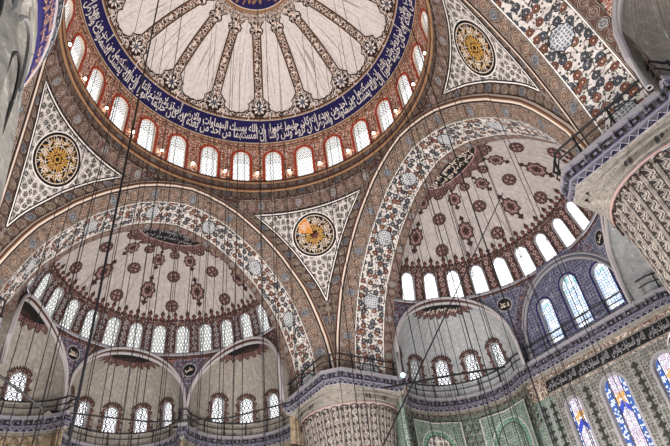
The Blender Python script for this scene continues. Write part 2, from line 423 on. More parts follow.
NW = [0]
def window(F, w, y0, h, glow, label, group, loc, border=('red', .16), depth=.4, spikes=False, cat='window', uv0=True, bars=False):
    NW[0] += 1
    e = empty('window_%d' % NW[0], loc, label, cat, group, 'structure')
    A = arch_pts(w, y0, h, 12); mb = MB()
    mb.loft([F(x, y, 0) for x, y in A], [F(x*.92, y, -depth) for x, y in A], 'cream' if border[0] == 'red' else 'moulding_grey')
    mb.add([F(-w, y0, 0), F(w, y0, 0), F(w, y0, -depth), F(-w, y0, -depth)], [(0, 1, 2, 3)], 'cream')
    mb.build('reveal', e)
    pb = MB(); C = [(x*.93, y) for x, y in A]
    pb.add([F(x, y, -depth*.8) for x, y in C]+[F(0, y0+h*.4, -depth*.8)], [(i, (i+1) % len(C), len(C)) for i in range(len(C))], glow, [(x, y-y0) for x, y in C]+[(0, h*.4)])
    pb.build('pane', e)
    B = [(x*(1+border[1]/w*.5), y+(border[1]*.5 if 0 < i < len(A)-1 else 0)) for i, (x, y) in enumerate(A)]
    sb = MB(); sb.stroke(F, B, border[1], border[0], .03)
    if spikes:
        B2 = [(x*(1+spikes/w*.5+.12), y+(spikes*.5+.08 if 0 < i < len(A)-1 else 0)) for i, (x, y) in enumerate(A)]
        sb.stroke(F, B2, spikes, 'brownara', .025)
        L = []
        for i in range(len(B2)-1):
            n = 3 if i in (0, len(B2)-2) else 1
            for j in range(n): L.append(((B2[i][0]+(B2[i+1][0]-B2[i][0])*(j+.5)/n), (B2[i][1]+(B2[i+1][1]-B2[i][1])*(j+.5)/n)))
        cx, cy = 0, y0+h*.45
        for x, y in L:
            a = atan2(y-cy, x-cx) if y > y0+h*.6 else (0 if x > 0 else pi)
            c, s_ = cos(a), sin(a); ro = spikes*.4
            sb.poly(F, [(x+c*ro-s_*.13, y+s_*ro+c*.13), (x+c*(ro+.26), y+s_*(ro+.26)), (x+c*ro+s_*.13, y+s_*ro-c*.13)], 'darkbrown', .02)
    sb.build('surround', e)
    return e

# ================================================================== CENTRAL DOME
R0, ZS = 11.75, 31.43
dome = Rev(0, 0, ellprof(R0, ZS, 33.0, 9.6, 40))
D = empty('dome', (0, 0, ZS), 'great central dome with painted ribs radiating from a blue roundel above the window ring', 'dome')
th = dome.tz(35.05)
mb = MB(); NWIN = 28
for k in range(NWIN):
    az = (k+.5)*360/NWIN; F = dome.loc(az, 0); b = R0*pi/NWIN
    holed(mb, F, b, 0, th, .68, .02, 3.3, 'redara', k*2*b)
mb.build('drum_wall', D)
for k in range(NWIN):
    az = (k+.5)*360/NWIN; F = dome.loc(az, 0)
    window(F, .68, .02, 3.3, 'glow_dome', 'tall arched window with a red border in the ring round the foot of the central dome', 'windows round the central dome', F(0, .02, 0), ('red', .2), .28)
mb = MB(); tb0, tb1 = dome.tz(35.5), dome.tr(10.33)
AZ = lin_(0, 360, 144)
def ringband(mb, rv, t0, t1, m, off=0., nt=4, azs=AZ, uvm=True, us=1.):
    mb.grid(lambda a, t: rv.P(a, t, off), azs, lin_(t0, t1, nt), m, (lambda a, t: (radians(a)*rv.p[0][0]*us, t)) if uvm else (lambda a, t: (radians(a)*rv.p[0][0]*us, (t-t0)/(t1-t0))))
ringband(mb, dome, th, tb0, 'redara'); mb.build('arabesque_band', D)
mb = MB(); ringband(mb, dome, tb0, tb1, 'navy', 0, 5)
for t_, w_, m_ in ((tb0, .16, 'gold'), (tb0+.12, .07, 'cream'), (tb1, .16, 'gold'), (tb1-.12, .07, 'cream'), (th, .12, 'gold'), (th+.2, .06, 'darkbrown')):
    ringband(mb, dome, t_-w_/2, t_+w_/2, m_, .03, 1)
H = tb1-tb0
NR_ = 6
for j in range(NR_):
    T = T_DOME[j % 2]; F = dome.loc(360/NR_*(j+1)-1, (tb0+tb1)/2); r_ = dome.at((tb0+tb1)/2)[0]; Lq = r_*2*pi/NR_*.985
    put_text(mb, F, T, 0, Lq, -H*.42, H*.22, 'white', .04)
    put_text(mb, F, T_DOME[1-j % 2], Lq*.01, Lq*.99, -H*.12, H*.42, 'white', .05)
mb.build('inscription_band', D)
mb = MB(); ringband(mb, dome, tb1, dome.tr(.02), 'plaster_dome', 0, 22); mb.build('shell', D)
# frilled border and ribs
tr_ = dome.tr
NR = 16
for k in range(NR):
    az = -4.5+k*22.5; mb = MB(); t0 = tb1+.08; F = dome.loc(az, t0)
    wb = 2*pi*10.25/NR/2*1.02
    # foot rosette joined to its neighbours by a wavy fringe
    L = []
    ro = .95; yo = 1.0
    pts = [(-wb, 0)]
    prof = [(-wb, .34), (-wb*.86, .46), (-wb*.72, .42), (-wb*.58, .60), (-.98, .72), (-.86, .98), (-.98, 1.2), (-.72, 1.38), (-.52, 1.62), (-.36, 1.72), (-.35, 2.1)]
    top = tr_(4.5)-t0
    left = prof+[(-.33, top-.35), (-.50, top-.2), (-.54, top+.05), (-.34, top+.25), (-.40, top+.45), (-.58, top+.65)]
    sc = lambda x, y: x*(dome.at(t0+max(0, y))[0]/dome.at(t0)[0] if y > 2.2 else 1)
    lf = [(x, y) for x, y in left]; out = [(-wb, 0)]+lf+[(-.62, top+.85), (.62, top+.85)]+[(-x, y) for x, y in reversed(lf)]+[(wb, 0)]
    def FX(x, y, off=0., az=az, t0=t0): r_ = max(dome.at(t0+y)[0], .6); return dome.P(az-degrees(x/(r_ if y > 1.7 else dome.at(t0+.3)[0])), t0+y, off)
    # subdivide long sides so that the outline follows the shell
    sub = []
    for i in range(len(out)):
        a, b_ = out[i], out[(i+1) % len(out)]; n = max(1, int(hypot(b_[0]-a[0], b_[1]-a[1])/.5))
        for j in range(n): sub.append((a[0]+(b_[0]-a[0])*j/n, a[1]+(b_[1]-a[1])*j/n))
    # fill: lower foot polygon plus a strip for the shaft, so the sheet hugs the curve
    low = [(-wb, 0)]+prof+[(-x, y) for x, y in reversed(prof)]+[(wb, 0)]
    mb.poly(FX, low, 'ribara', .03)
    ys = lin_(2.1, top+.85, 16)
    def hw(y):
        P_ = [(a[1], -a[0]) for a in lf[len(prof)-1:]]+[(top+.85, .62)]
        for i in range(1, len(P_)):
            if y <= P_[i][0]: w_ = (y-P_[i-1][0])/(P_[i][0]-P_[i-1][0]); return P_[i-1][1]+(P_[i][1]-P_[i-1][1])*w_
        return .6
    ys = sorted(set(ys+[a[1] for a in lf[len(prof):]]))
    mb.add([FX(sg*hw(y), y, .03) for y in ys for sg in (-1, 1)], [(2*i, 2*i+1, 2*i+3, 2*i+2) for i in range(len(ys)-1)], 'ribara', [(sg*hw(y), y) for y in ys for sg in (-1, 1)])
    mb.stroke(FX, sub[int(0):], .10, 'darkbrown', .045, True)
    mb.stroke(FX, [(x*.80, y) for x, y in sub if 2.2 < y < top-.3 and x < 0], .04, 'gold', .05)
    mb.stroke(FX, [(x*.80, y) for x, y in sub if 2.2 < y < top-.3 and x > 0], .04, 'gold', .05)
    mb.poly(FX, circ(0, .8, .68, 20), 'darkbrown', .05)
    for j in range(8):
        a = j*pi/4; mb.poly(FX, [(.14*cos(a), .8+.14*sin(a)), (.38*cos(a+.3), .8+.38*sin(a+.3)), (.56*cos(a), .8+.56*sin(a)), (.38*cos(a-.3), .8+.38*sin(a-.3))], 'white', .055)
    mb.poly(FX, circ(0, .8, .15, 10), 'grey_blue', .06)
    for sg in (-1, 1):
        mb.stroke(FX, [(sg*(.62+.3*t-.12*sin(t*6)), .15+.35*sin(t*3)) for t in lin_(0, 1.6, 14)], .07, 'white', .055)
        mb.stroke(FX, [(sg*(.60+.16*cos(t)), 1.0+.2*sin(t)) for t in lin_(-2, 3, 10)], .06, 'white', .055)
        mb.stroke(FX, [(sg*(.15+.2*t), 1.35+.16*cos(t*4)) for t in lin_(0, 1.2, 8)], .06, 'white', .055)
    mb.build('rib', D)
mb = MB(); FF = dome.flat()
ringband(mb, dome, tr_(3.75), tr_(3.05), 'ribara', .06, 2)
ringband(mb, dome, tr_(3.15), tr_(2.92), 'gold', .08, 1); ringband(mb, dome, tr_(2.92), tr_(2.84), 'cream', .08, 1)
ringband(mb, dome, tr_(2.84), tr_(.05), 'navy', .08, 6)
for k in range(8):
    put_text_round(mb, FF, T_ALLAH if k % 2 else T_MUH, 0, 0, 1.5, 2.7, 'gold', .12, k*pi/4, pi/4*.9)
for k in range(6): put_text_round(mb, FF, T_ALI, 0, 0, .4, 1.35, 'white', .12, k*pi/3, pi/3*.9)
mb.build('roundel', D)
# cornice ring under the windows
mb = MB()
sec = [(11.3, 29.35), (11.3, 29.95), (11.16, 30.0), (11.12, 30.15), (11.28, 30.2), (11.3, 30.35), (11.28, 30.8), (11.18, 30.9), (11.18, 31.08), (11.35, 31.15), (11.4, 31.3), (11.75, 31.43)]
mts = ['circ_dark', 'gold', 'brown', 'cream', 'darkbrown', 'circ_pink', 'gold', 'brown', 'cream', 'darkbrown', 'gold']
for i in range(len(sec)-1):
    (ra, za), (rb, zb) = sec[i], sec[i+1]
    mb.loft([(ra*cos(radians(a)), ra*sin(radians(a)), za) for a in AZ], [(rb*cos(radians(a)), rb*sin(radians(a)), zb) for a in AZ], mts[i])
mb.build('cornice_ring', D)
# bulbs between the windows
first = None
for k in range(NWIN):
    az = radians(k*360/NWIN); p = (11.5*cos(az), 11.5*sin(az), 32.25)
    if first is None:
        mb = MB(); n = 8
        for i in range(5):
            r_a, z_a = .10*sin(pi*i/5), .10*cos(pi*i/5); r_b, z_b = .10*sin(pi*(i+1)/5), .10*cos(pi*(i+1)/5)
            mb.loft([(r_a*cos(2*pi*j/n), r_a*sin(2*pi*j/n), z_a) for j in range(n+1)], [(r_b*cos(2*pi*j/n), r_b*sin(2*pi*j/n), z_b) for j in range(n+1)], 'bulb')
        mb.tube([(0, 0, .12), (0, 0, .3)], .05, 'iron'); mb.tube([(0, 0, .28), (.27, 0, .28)], .03, 'iron')
        o = first = mb.build('light_bulb')
    else: o = first.copy(); COL.objects.link(o)
    o.location = p; o.rotation_euler = (0, 0, az)
    tag(o, 'small glowing bulb on an iron bracket between two windows of the central dome', 'light bulb', 'bulbs round the central dome')

# ================================================================== MAIN ARCHES
TC = [(0, 29.5), (1.3, 29.3), (2.6, 28.9), (3.8, 28.35), (4.9, 27.6), (5.9, 26.85), (6.7, 26.1), (7.6, 25.15), (8.3, 24.2), (8.9, 23.4), (9.35, 22.7), (9.83, 21.7), (10.3, 20.5), (10.8, 19.0), (11.1, 17.6), (11.28, 16.4), (11.3, 14.6)]
def Thalf(z):
    for i in range(1, len(TC)):
        if z >= TC[i][1]: a, b = TC[i-1], TC[i]; return a[0]+(b[0]-a[0])*(a[1]-z)/(a[1]-b[1])
    return 11.3
half = []
for i in range(len(TC)-1):
    for j in range(3): w = j/3; half.append((TC[i][0]+(TC[i+1][0]-TC[i][0])*w, TC[i][1]+(TC[i+1][1]-TC[i][1])*w))
half.append(TC[-1])
full = [(-x, z) for x, z in reversed(half)]+half[1:]
def inset(c, d):
    o = []
    for i, (x, z) in enumerate(c):
        a = c[max(0, i-1)]; b = c[min(len(c)-1, i+1)]; dx, dz = b[0]-a[0], b[1]-a[1]; l = hypot(dx, dz)
        if i == 0 or i == len(c)-1: dx, dz, l = 0, (1 if i == 0 else -1), 1
        o.append((x+dz/l*d*1., z-dx/l*d))
    return o
# direction k: 0 +X, 1 +Y, 2 -X, 3 -Y ; local (s, d, z): s to the right seen from the centre, d outward
def W(k, s, d, z):
    a = k*pi/2; return (d*cos(a)+s*sin(a), d*sin(a)-s*cos(a), z)
def Winv(k): return lambda p: None
FAR = 15.3
def section(c, d, k): return [W(k, s, d, z) for s, z in c]
arch_lab = {0: 'great arch framing the right half-dome, broad white floral band on its underside',
            1: 'great arch framing the left half-dome above the three small apses',
            2: 'great arch edge beside the near grey pier', 3: 'great arch crossing the upper right corner, white underside with rust and blue blossoms'}
far_sec = inset(full, 1.3)
for k in range(4):
    A = empty('great_arch', W(k, 0, 13.3, 14.6), arch_lab[k], 'arch')
    mb = MB(); seq = [(11.3, -.10, None), (11.12, -.02, 'darkbrown'), (11.06, .10, 'cream'), (11.14, .18, 'brown'), (11.12, .26, 'gold'), (11.2, .36, 'cream'), (11.3, .42, 'darkbrown')]
    for i in range(1, len(seq)): mb.loft(section(inset(full, seq[i-1][1]), seq[i-1][0], k), section(inset(full, seq[i][1]), seq[i][0], k), seq[i][2])
    mb.build('moulding', A)
    mb = MB(); ua = [0.]
    for i in range(1, len(full)): ua.append(ua[-1]+hypot(full[i][0]-full[i-1][0], full[i][1]-full[i-1][1]))
    ml = ua[-1]/2; ua = [u-ml for u in ua]
    mb.loft(section(inset(full, .42), 11.3, k), section(inset(full, 1.05), 12.15, k), 'circ_tan', ua); mb.build('circle_band', A)
    mb = MB(); mb.loft(section(inset(full, 1.05), 12.15, k), section(inset(full, 1.3), 14.5, k), 'floral', ua); mb.build('floral_band', A)
    mb = MB(); mb.loft(section(inset(full, 1.3), 14.5, k), section(far_sec, FAR, k), 'circ_pink', ua); mb.build('circle_band', A)

# ================================================================== PENDENTIVES
pend_lab = {1: 'pendentive above the middle pier with an orange-patched dark roundel on white network', 2: 'pendentive at the upper left with a gold lettered roundel, beside the near grey pier', 0: 'pendentive with an oval looking gold and white roundel next to the floral arch', 3: 'pendentive behind the viewer above the near grey pier'}
for q in range(4):
    azc = 45+90*q-90 if False else (-45+90*q)
    Pn = empty('pendentive', (12.3*cos(radians(azc)), 12.3*sin(radians(azc)), 20), pend_lab[q if q < 3 else 3], 'pendentive')
    zs = [15.0, 16.0, 17.0, 17.8, 18.6, 19.4, 20.2, 21, 21.8, 22.6, 23.4, 24.2, 25, 25.7, 26.4, 27, 27.6, 28.1, 28.5, 28.9, 29.2, 29.48]
    rad = lambda z: hypot(11.3, Thalf(z))
    lim = lambda z: 45-degrees(atan2(Thalf(z), 11.3))          # half angle that shows
    lim2 = lambda z: degrees(atan2(11.3, Thalf(z)))-45
    prof = [(rad(z), z) for z in zs]
    rv = Rev(0, 0, prof); fl = zs
    def azl(z, w): return azc+lim2(z)*w
    def inner(z):                                               # part of the width inside the painted border
        h = lim2(z)*pi/180*rad(z); b = .95*sqrt(1+.0); return max(0, (h-b)/h) if h > b else 0
    zt = 28.15
    mb = MB()
    ws = lin_(-1, 1, 32)
    mb.add([rv.P(azl(z, w), rv.tz(z)) for z in zs for w in ws], [(j*33+i, j*33+i+1, (j+1)*33+i+1, (j+1)*33+i) for j in range(len(zs)-1) for i in range(32)], 'brownara', [(radians(azl(z, w))*rad(z), z) for z in zs for w in ws])
    mb.build('border', Pn)
    # border band of circles following both arches, network triangle inside
    mb = MB()
    zn = [z for z in lin_(19.6, zt, 26)]
    bw = lambda z: min(1., max(0, (lim2(z)*pi/180*rad(z)-1.0)/(lim2(z)*pi/180*rad(z))))
    for sg in (-1, 1):
        zz = lin_(17.0, 29.0, 40)
        def A_(z, f):
            h = lim2(z)*pi/180*rad(z); x = max(0, h-f); return rv.P(azc+sg*degrees(x/rad(z)), rv.tz(z), .03)
        mb.loft([A_(z, .08) for z in zz], [A_(z, .92) for z in zz], 'circ_dark')
    mb.loft([rv.P(a, rv.tz(28.35), .045) for a in lin_(azl(28.35, -1), azl(28.35, 1), 30)], [rv.P(a, rv.tz(29.2), .045) for a in lin_(azl(28.35, -1), azl(28.35, 1), 30)], 'circ_pink')
    mb.build('circle_border', Pn)
    mb = MB()
    tri = [(z, bw(z)) for z in zn]
    mb.add([rv.P(azl(z, w*f), rv.tz(z), .05) for z, f in tri for w in lin_(-1, 1, 20)], [(j*21+i, j*21+i+1, (j+1)*21+i+1, (j+1)*21+i) for j in range(len(tri)-1) for i in range(20)], 'network',
           [(radians(lim2(z)*w*f)*rad(z), z) for z, f in tri for w in lin_(-1, 1, 20)])
    def FP(x, y, off=0.): z = y; return rv.P(azc-degrees(x/rad(z)), rv.tz(z), off)
    z0b = next(z for z, f in tri if f > 0)
    edge = [(-lim2(z)*pi/180*rad(z)*f, z) for z, f in tri if f > 0]; edge = edge+[(-x, z) for x, z in reversed(edge)]
    L = [edge[0]]
    dense = []
    for i in range(len(edge)):
        a, b = edge[i], edge[(i+1) % len(edge)]; n = max(1, int(hypot(a[0]-b[0], a[1]-b[1])/.5))
        for j in range(n): dense.append((a[0]+(b[0]-a[0])*j/n, a[1]+(b[1]-a[1])*j/n))
    mb.stroke(FP, dense, .24, 'black', .06, True); mb.stroke(FP, dense, .08, 'white', .07, True)
    mb.build('network_field', Pn)
    # roundel
    mb = MB(); cy = 26.35; r = 1.62
    FL = rv.loc(azc, rv.tz(cy))
    mb.poly(FL, circ(0, 0, r+.16, 40), 'white', .075); mb.poly(FL, circ(0, 0, r+.08, 40), 'black', .085)
    mb.stroke(FL, circ(0, 0, r*.93, 40), .06, 'cream', .095, True)
    gold = 'gilt'
    for j in range(24):
        a = j*pi/12; mb.stroke(FL, [(r*.25*cos(a), r*.25*sin(a)), (r*.5*cos(a+.15), r*.5*sin(a+.15)), (r*.72*cos(a-.05), r*.72*sin(a-.05)), (r*.92*cos(a+.12), r*.92*sin(a+.12))], .035, 'cream' if j % 2 else gold, .10)
    mb.stroke(FL, lobed(0, 0, r*.74, 24, .05, 96), .035, 'cream', .10, True); mb.stroke(FL, lobed(0, 0, r*.34, 12, .10, 48), .035, gold, .10, True)
    for j in range(12): put_text_round(mb, FL, T_MUH if j % 2 else T_ALI, 0, 0, r*.55, r*.90, 'cream', .115, j*pi/6, pi/6*.9)
    mb.stroke(FL, circ(0, 0, r*.52, 30), .05, 'cream', .095, True)
    for j in range(6): put_text_round(mb, FL, T_ALLAH, 0, 0, r*.18, r*.5, gold, .115, j*pi/3, pi/3*.9)
    if q == 1:
        mb.poly(FL, [(-.1, .1), (-1.15, .35), (-1.15, .95), (-.55, 1.4), (-.2, .9)], 'orange', .091); mb.poly(FL, [(-.2, -.1), (.3, .2), (.5, -.3), (.1, -.55), (-.3, -.4)], 'rust', .091)  # orange and rust patches on this one roundel
    else: mb.stroke(FL, lobed(0, 0, r*.12, 8, .15, 32), .08, gold, .10, True); mb.stroke(FL, lobed(0, 0, r*.7, 12, .10, 72), .05, gold, .11, True)
    mb.build('roundel', Pn)

# ================================================================== HALF DOMES
CA, RS, ZW = 14.7, 8.95, 21.94
RE, DE, AE = 4.52, 8.93, 59.3
ZE, HE = 17.25, 4.4
side = {0: 'right', 1: 'left', 2: 'rear left', 3: 'near upper right'}
sem_lab = {0: 'right half-dome of pinkish plaster with rust rosettes above a ring of blazing windows', 1: 'left half-dome of greyish plaster with dark red rosettes above latticed windows',
           2: 'half-dome beside the near grey pier', 3: 'half-dome at the upper right corner beyond the floral arch'}
prof_s = ellprof(RS, 15.6, 21.5, 6.9, 30)
def zex(r): return ZE+HE*sqrt(max(0, 1-(r/RE)**2))
def chord(th): return 2*DE*sin(abs(radians(th))/2)
for k in range(4):
    cx, cy = CA*cos(k*pi/2), CA*sin(k*pi/2); az0 = k*90
    rv = Rev(cx, cy, prof_s)
    HD = empty('half_dome', (cx+4*cos(k*pi/2), cy+4*sin(k*pi/2), 21), sem_lab[k], 'half-dome')
    vis = k in (0, 1)
    def lima(t): r = max(rv.at(t)[0], .7); return degrees(acos(min(1, (FAR-CA)/r)))
    tW, tT = rv.tz(ZW), rv.tz(24.35)
    tB = rv.tz(24.35); tF = rv.tz(24.45)
    mb = MB(); ws = lin_(-1, 1, 60); ts = lin_(tB, rv.tr(.75), 24)
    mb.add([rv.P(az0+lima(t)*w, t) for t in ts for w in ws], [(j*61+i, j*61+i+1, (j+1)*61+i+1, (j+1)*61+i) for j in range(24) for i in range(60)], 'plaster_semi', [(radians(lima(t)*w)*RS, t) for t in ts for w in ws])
    mb.build('shell', HD)
    for r_, off_, kind, ph in ((7.3, 0, 'c', 18), (6.45, 0, 'k', 0), (5.25, 0, 'c', 18), (3.95, 0, 'k2', 0), (3.35, 0, 's', 18)):
        for i in range(-2, 3):
            a = ph+36*i
            t = rv.tr(r_)
            if abs(a) > lima(t)-5: continue
            F = rv.loc(az0+a, t); mb = MB()
            if kind == 'c': rosette(mb, F, 0, 0, .53)
            elif kind == 's': rosette(mb, F, 0, 0, .40)
            elif kind == 'k': cartouche(mb, F, 0, 0, 1.15, 2.7)
            else: cartouche(mb, F, 0, 0, .95, 2.0)
            mb.build('painted_rosette' if kind in 'cs' else 'painted_cartouche', HD)
    # crown oval with frill
    mb = MB(); FF = rv.flat()
    rot = lambda F: (lambda x, y, off=0.: F(x*cos(az0*pi/180)-y*sin(az0*pi/180), x*sin(az0*pi/180)+y*cos(az0*pi/180), off))
    FR = rot(FF)
    hf = lambda rx, ry, n=30, k2=0, amp=0: [(.65+(rx)*(1+amp*cos(k2*t))*cos(t), ry*(1+amp*cos(k2*t))*sin(t)) for t in lin_(-pi/2, pi/2, n)]
    mb.poly(FR, hf(2.15, 3.5, 90, 26, .06), 'motif', .03); mb.stroke(FR, hf(2.15, 3.5, 90, 26, .06), .08, 'darkbrown', .04)
    mb.poly(FR, hf(1.5, 2.6), 'black', .05); mb.stroke(FR, hf(1.5, 2.6), .10, 'pinkish', .06)
    FQ = lambda x, y, off=0.: FR(.65+y, x, off)
    m_ = 'cream' if k == 0 else 'moulding_grey'
    put_text(mb, FQ, T_SEMI, -2.3, 2.3, .1, .75, m_, .07); put_text(mb, FQ, T_BIS, -1.8, 1.8, .7, 1.25, m_, .07)
    mb.build('crown_inscription', HD)
    # fleuron fringe above the windows
    mb = MB()
    azs = lin_(-lima(tB), lima(tB), 60)
    mb.grid(lambda a, t: rv.P(az0+a, t, .02), azs, lin_(tB-.05, tF, 2), 'brownara', lambda a, t: (radians(a)*RS, t))
    n = 46
    for i in range(n):
        a = -lima(tF)+2*lima(tF)*(i+.5)/n; F = rv.loc(az0+a, tF); w = 2*radians(lima(tF))*rv.at(tF)[0]/n*.96
        hgt = .95 if i % 2 else .62
        mb.poly(F, fleur(0, -.02, w*.98, hgt), 'darkbrown', .03); mb.poly(F, fleur(0, .1, w*.42, hgt*.55), 'rust', .04)
    mb.build('fleuron_fringe', HD)
    # window wall
    NS, DS = 13, 12.6
    glow = {0: 'glow_right', 1: 'glow_left', 2: 'glow_left', 3: 'glow_right'}[k]
    wl = {0: 'white-glaring arched window in the ring under the right half-dome', 1: 'latticed arched window in the ring under the left half-dome', 2: 'arched window under the half-dome behind the near pier', 3: 'arched window under the half-dome above the viewer'}[k]
    mb = MB(); b = radians(DS/2)*RS; hyy = tT-tW
    for i in range(NS):
        a = (i-6)*DS; F = rv.loc(az0+a, tW); holed(mb, F, b, 0, hyy, .5, .03, 2.2, 'brownara', a*.16)
    e_ = 6.5*DS
    for sg in (-1, 1): mb.grid(lambda a, t: rv.P(az0+sg*a, t), lin_(e_, lima(tW), 4), lin_(tW, tT, 4), 'brownara', lambda a, t: (radians(a)*RS, t))
    mb.grid(lambda a, t: rv.P(az0+a, t, .06), lin_(-lima(tW), lima(tW), 60), [tW-.22, tW-.02], 'moulding_grey')
    mb.grid(lambda a, t: rv.P(az0+a, t, .03), lin_(-lima(tW), lima(tW), 60), [tW-.4, tW-.22], 'brown')
    for i in range(NS+1):                # painted pilaster strips between the windows
        a = (i-6.5)*DS; F = rv.loc(az0+a, tW)
        for j in range(5): mb.poly(F, lobed(0, .35+j*.45, .17, 4, .25, 16), 'pinkish' if k == 0 else 'moulding_grey', .03); mb.poly(F, circ(0, .35+j*.45, .07, 6), 'darkbrown', .04)
        for sg in (-1, 1): mb.stroke(F, [(sg*.3, .1), (sg*.3, 1.2), (sg*.3, 2.3)], .05, 'darkbrown', .03)
    mb.build('window_wall', HD)
    for i in range(NS):
        a = (i-6)*DS; F = rv.loc(az0+a, tW)
        if vis or abs(a) < 80: window(F, .5, .03, 2.2, glow, wl, 'windows under the %s half-dome' % side[k], F(0, .03, 0), ('moulding_grey', .08), .12)
    # wall between the arches of the small apses
    cen = [-AE, 0, AE] if k else [-AE, 0, AE]
    HM = degrees(2*math.asin(RE/2/DE))
    fm = 'blueara' if k == 0 else 'redara' if k == 3 else 'brownara'
    mb = MB(); azs = lin_(-lima(tW), lima(tW), 150); tl = tW-.4
    lo = []
    for a in azs:
        z = 15.6
        for c in cen:
            if abs(a-c) < HM: z = zex(chord(a-c))
        lo.append(z)
    A_ = [rv.P(az0+a, rv.tz(min(z, 21.6))) for a, z in zip(azs, lo)]
    rows = [[rv.P(az0+a, rv.tz(min(z, 21.58)+(21.72-min(z, 21.58))*f)) for a, z in zip(azs, lo)] for f in (0, .33, .66, 1)]
    for j in range(3): mb.add(rows[j]+rows[j+1], [(i, i+1, 151+i+1, 151+i) for i in range(150)], fm, [(radians(a)*RS, p[2]) for a, p in zip(azs, rows[j])]+[(radians(a)*RS, p[2]) for a, p in zip(azs, rows[j+1])])
    for sg in (-1, 1):
        a = sg*29.7; F = rv.loc(az0+a, rv.tz(20.15))
        mb.poly(F, [(-1.55, 1.2), (1.55, 1.2), (0, -2.0)], 'tile_blue' if k == 0 else 'blueara', .02)
        mb.stroke(F, [(-1.5, 1.15), (1.5, 1.15), (0, -1.9)], .07, 'pinkish' if k else 'moulding_grey', .03, True)
    mb.build('spandrel_wall', HD)
    for sg in (-1, 1):
        a = sg*29.7; F = rv.loc(az0+a, rv.tz(20.4)); mb = MB()
        mb.poly(F, circ(0, 0, .62), 'moulding_grey', .04); mb.poly(F, circ(0, 0, .5), 'black', .05)
        put_text(mb, F, T_MUH if sg > 0 else T_ALI, -.34, .34, -.25, .25, 'cream', .06)
        mb.build('spandrel_roundel', HD)
    # the small apses
    for c in cen:
        flat = (k == 0 and c == 0)
        ca = radians(az0+c)
        ex, ey = cx+DE*cos(ca), cy+DE*sin(ca)
        if not flat:
            names = {(1, 0): 'small apse in the middle under the left half-dome, five windows below a dark oval', (1, -AE): 'small apse beside the middle pier under the left half-dome, right of the middle apse', (1, AE): 'small apse at the far left edge under the left half-dome',
                     (0, AE): 'small grey apse beside the middle pier under the right half-dome', (0, -AE): 'small apse behind the far right pier'}
            lb = names.get((k, c), 'small apse under the %s half-dome, %s' % ({2: 'rear left', 3: 'near upper right'}[k], {0: 'in its middle', AE: 'on its left', -AE: 'on its right'}[c]) if k > 1 else None)
            X = empty('small_apse', (ex, ey, 15.6), lb, 'apse')
            pr = [(RE, 15.4), (RE, ZE)]+[(max(.02, RE*cos(pi/2*i/20)), ZE+HE*sin(pi/2*i/20)) for i in range(1, 21)]
            ev = Rev(ex, ey, pr)
            def limb(t):
                r = max(.05, ev.at(t)[0]); q_ = -(r*r-(RS*RS-DE*DE)-.02)/(2*DE*r); return degrees(acos(max(-1, min(1, q_))))
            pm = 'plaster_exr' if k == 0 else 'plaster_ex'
            mb = MB(); t0, t1 = ev.tz(16.75), ev.tz(18.95)
            az1 = az0+c; bb = radians(31.2/2)*RE
            ts = [0, t0]
            mb.add([ev.P(az1+limb(t)*w, t) for t in ts for w in lin_(-1, 1, 50)], [(i, i+1, 51+i+1, 51+i) for i in range(50)], pm, [(radians(limb(t)*w)*RE, t) for t in ts for w in lin_(-1, 1, 50)])
            for i in range(5): holed(mb, ev.loc(az1+(i-2)*31.2, t0), bb, 0, t1-t0, .5, .15, 1.95, pm, i*2*bb)
            for sg in (-1, 1): mb.add([ev.P(az1+sg*(78+(limb(t)-78)*w), t) for t in lin_(t0, t1, 6) for w in lin_(0, 1, 6)], [(j*7+i, j*7+i+1, (j+1)*7+i+1, (j+1)*7+i) for j in range(6) for i in range(6)], pm, [(radians(78+(limb(t)-78)*w)*RE, t) for t in lin_(t0, t1, 6) for w in lin_(0, 1, 6)])
            ts = lin_(t1, ev.tz(21.645), 18)
            mb.add([ev.P(az1+limb(t)*w, t) for t in ts for w in lin_(-1, 1, 50)], [(j*51+i, j*51+i+1, (j+1)*51+i+1, (j+1)*51+i) for j in range(18) for i in range(50)], pm, [(radians(limb(t)*w)*RE, t) for t in ts for w in lin_(-1, 1, 50)])
            mb.build('shell', X)
            mb = MB(); FF = ev.flat(); ra = radians(az1)
            FR = lambda x, y, off=0.: FF(x*cos(ra)-y*sin(ra), x*sin(ra)+y*cos(ra), off)
            hf = lambda rx, ry, n=30, k2=0, amp=0: [(-.12+(rx)*(1+amp*cos(k2*t))*cos(t), ry*(1+amp*cos(k2*t))*sin(t)) for t in lin_(-pi/2, pi/2, n)]
            mb.poly(FR, hf(1.75, 2.2, 90, 22, .09), 'motif', .03); mb.stroke(FR, hf(1.75, 2.2, 90, 22, .09), .06, 'darkbrown', .035)
            mb.poly(FR, hf(1.2, 1.6), 'black', .045)
            put_text(mb, lambda x, y, off=0.: FR(.25+y, x, off), T_BIS, -1.3, 1.3, .2, .95, 'cream' if k == 0 else 'brown', .06)
            mb.build('crown_inscription', X)
            # arch moulding of the mouth
            mb = MB(); P1 = []; th_ = lin_(-HM, HM, 40)
            for off, dr, m_ in ((.10, .05, 'moulding_pale'), (.15, -.16, 'brown'), (.2, -.34, 'moulding_pale')):
                pts = []
                for t in th_:
                    r = chord(t); z = ZE+(HE-dr)*sqrt(max(0, 1-(r/RE)**2)); rr = RS-off
                    pts.append((cx+rr*cos(ca+radians(t)*(1-(-dr)*.0)), cy+rr*sin(ca+radians(t)), z))
                pts = [(pts[0][0], pts[0][1], 15.5)]+pts+[(pts[-1][0], pts[-1][1], 15.5)]
                mb.tube(pts, .12 if m_ != 'brown' else .08, m_, 6)
            mb.build('mouth_arch', X)
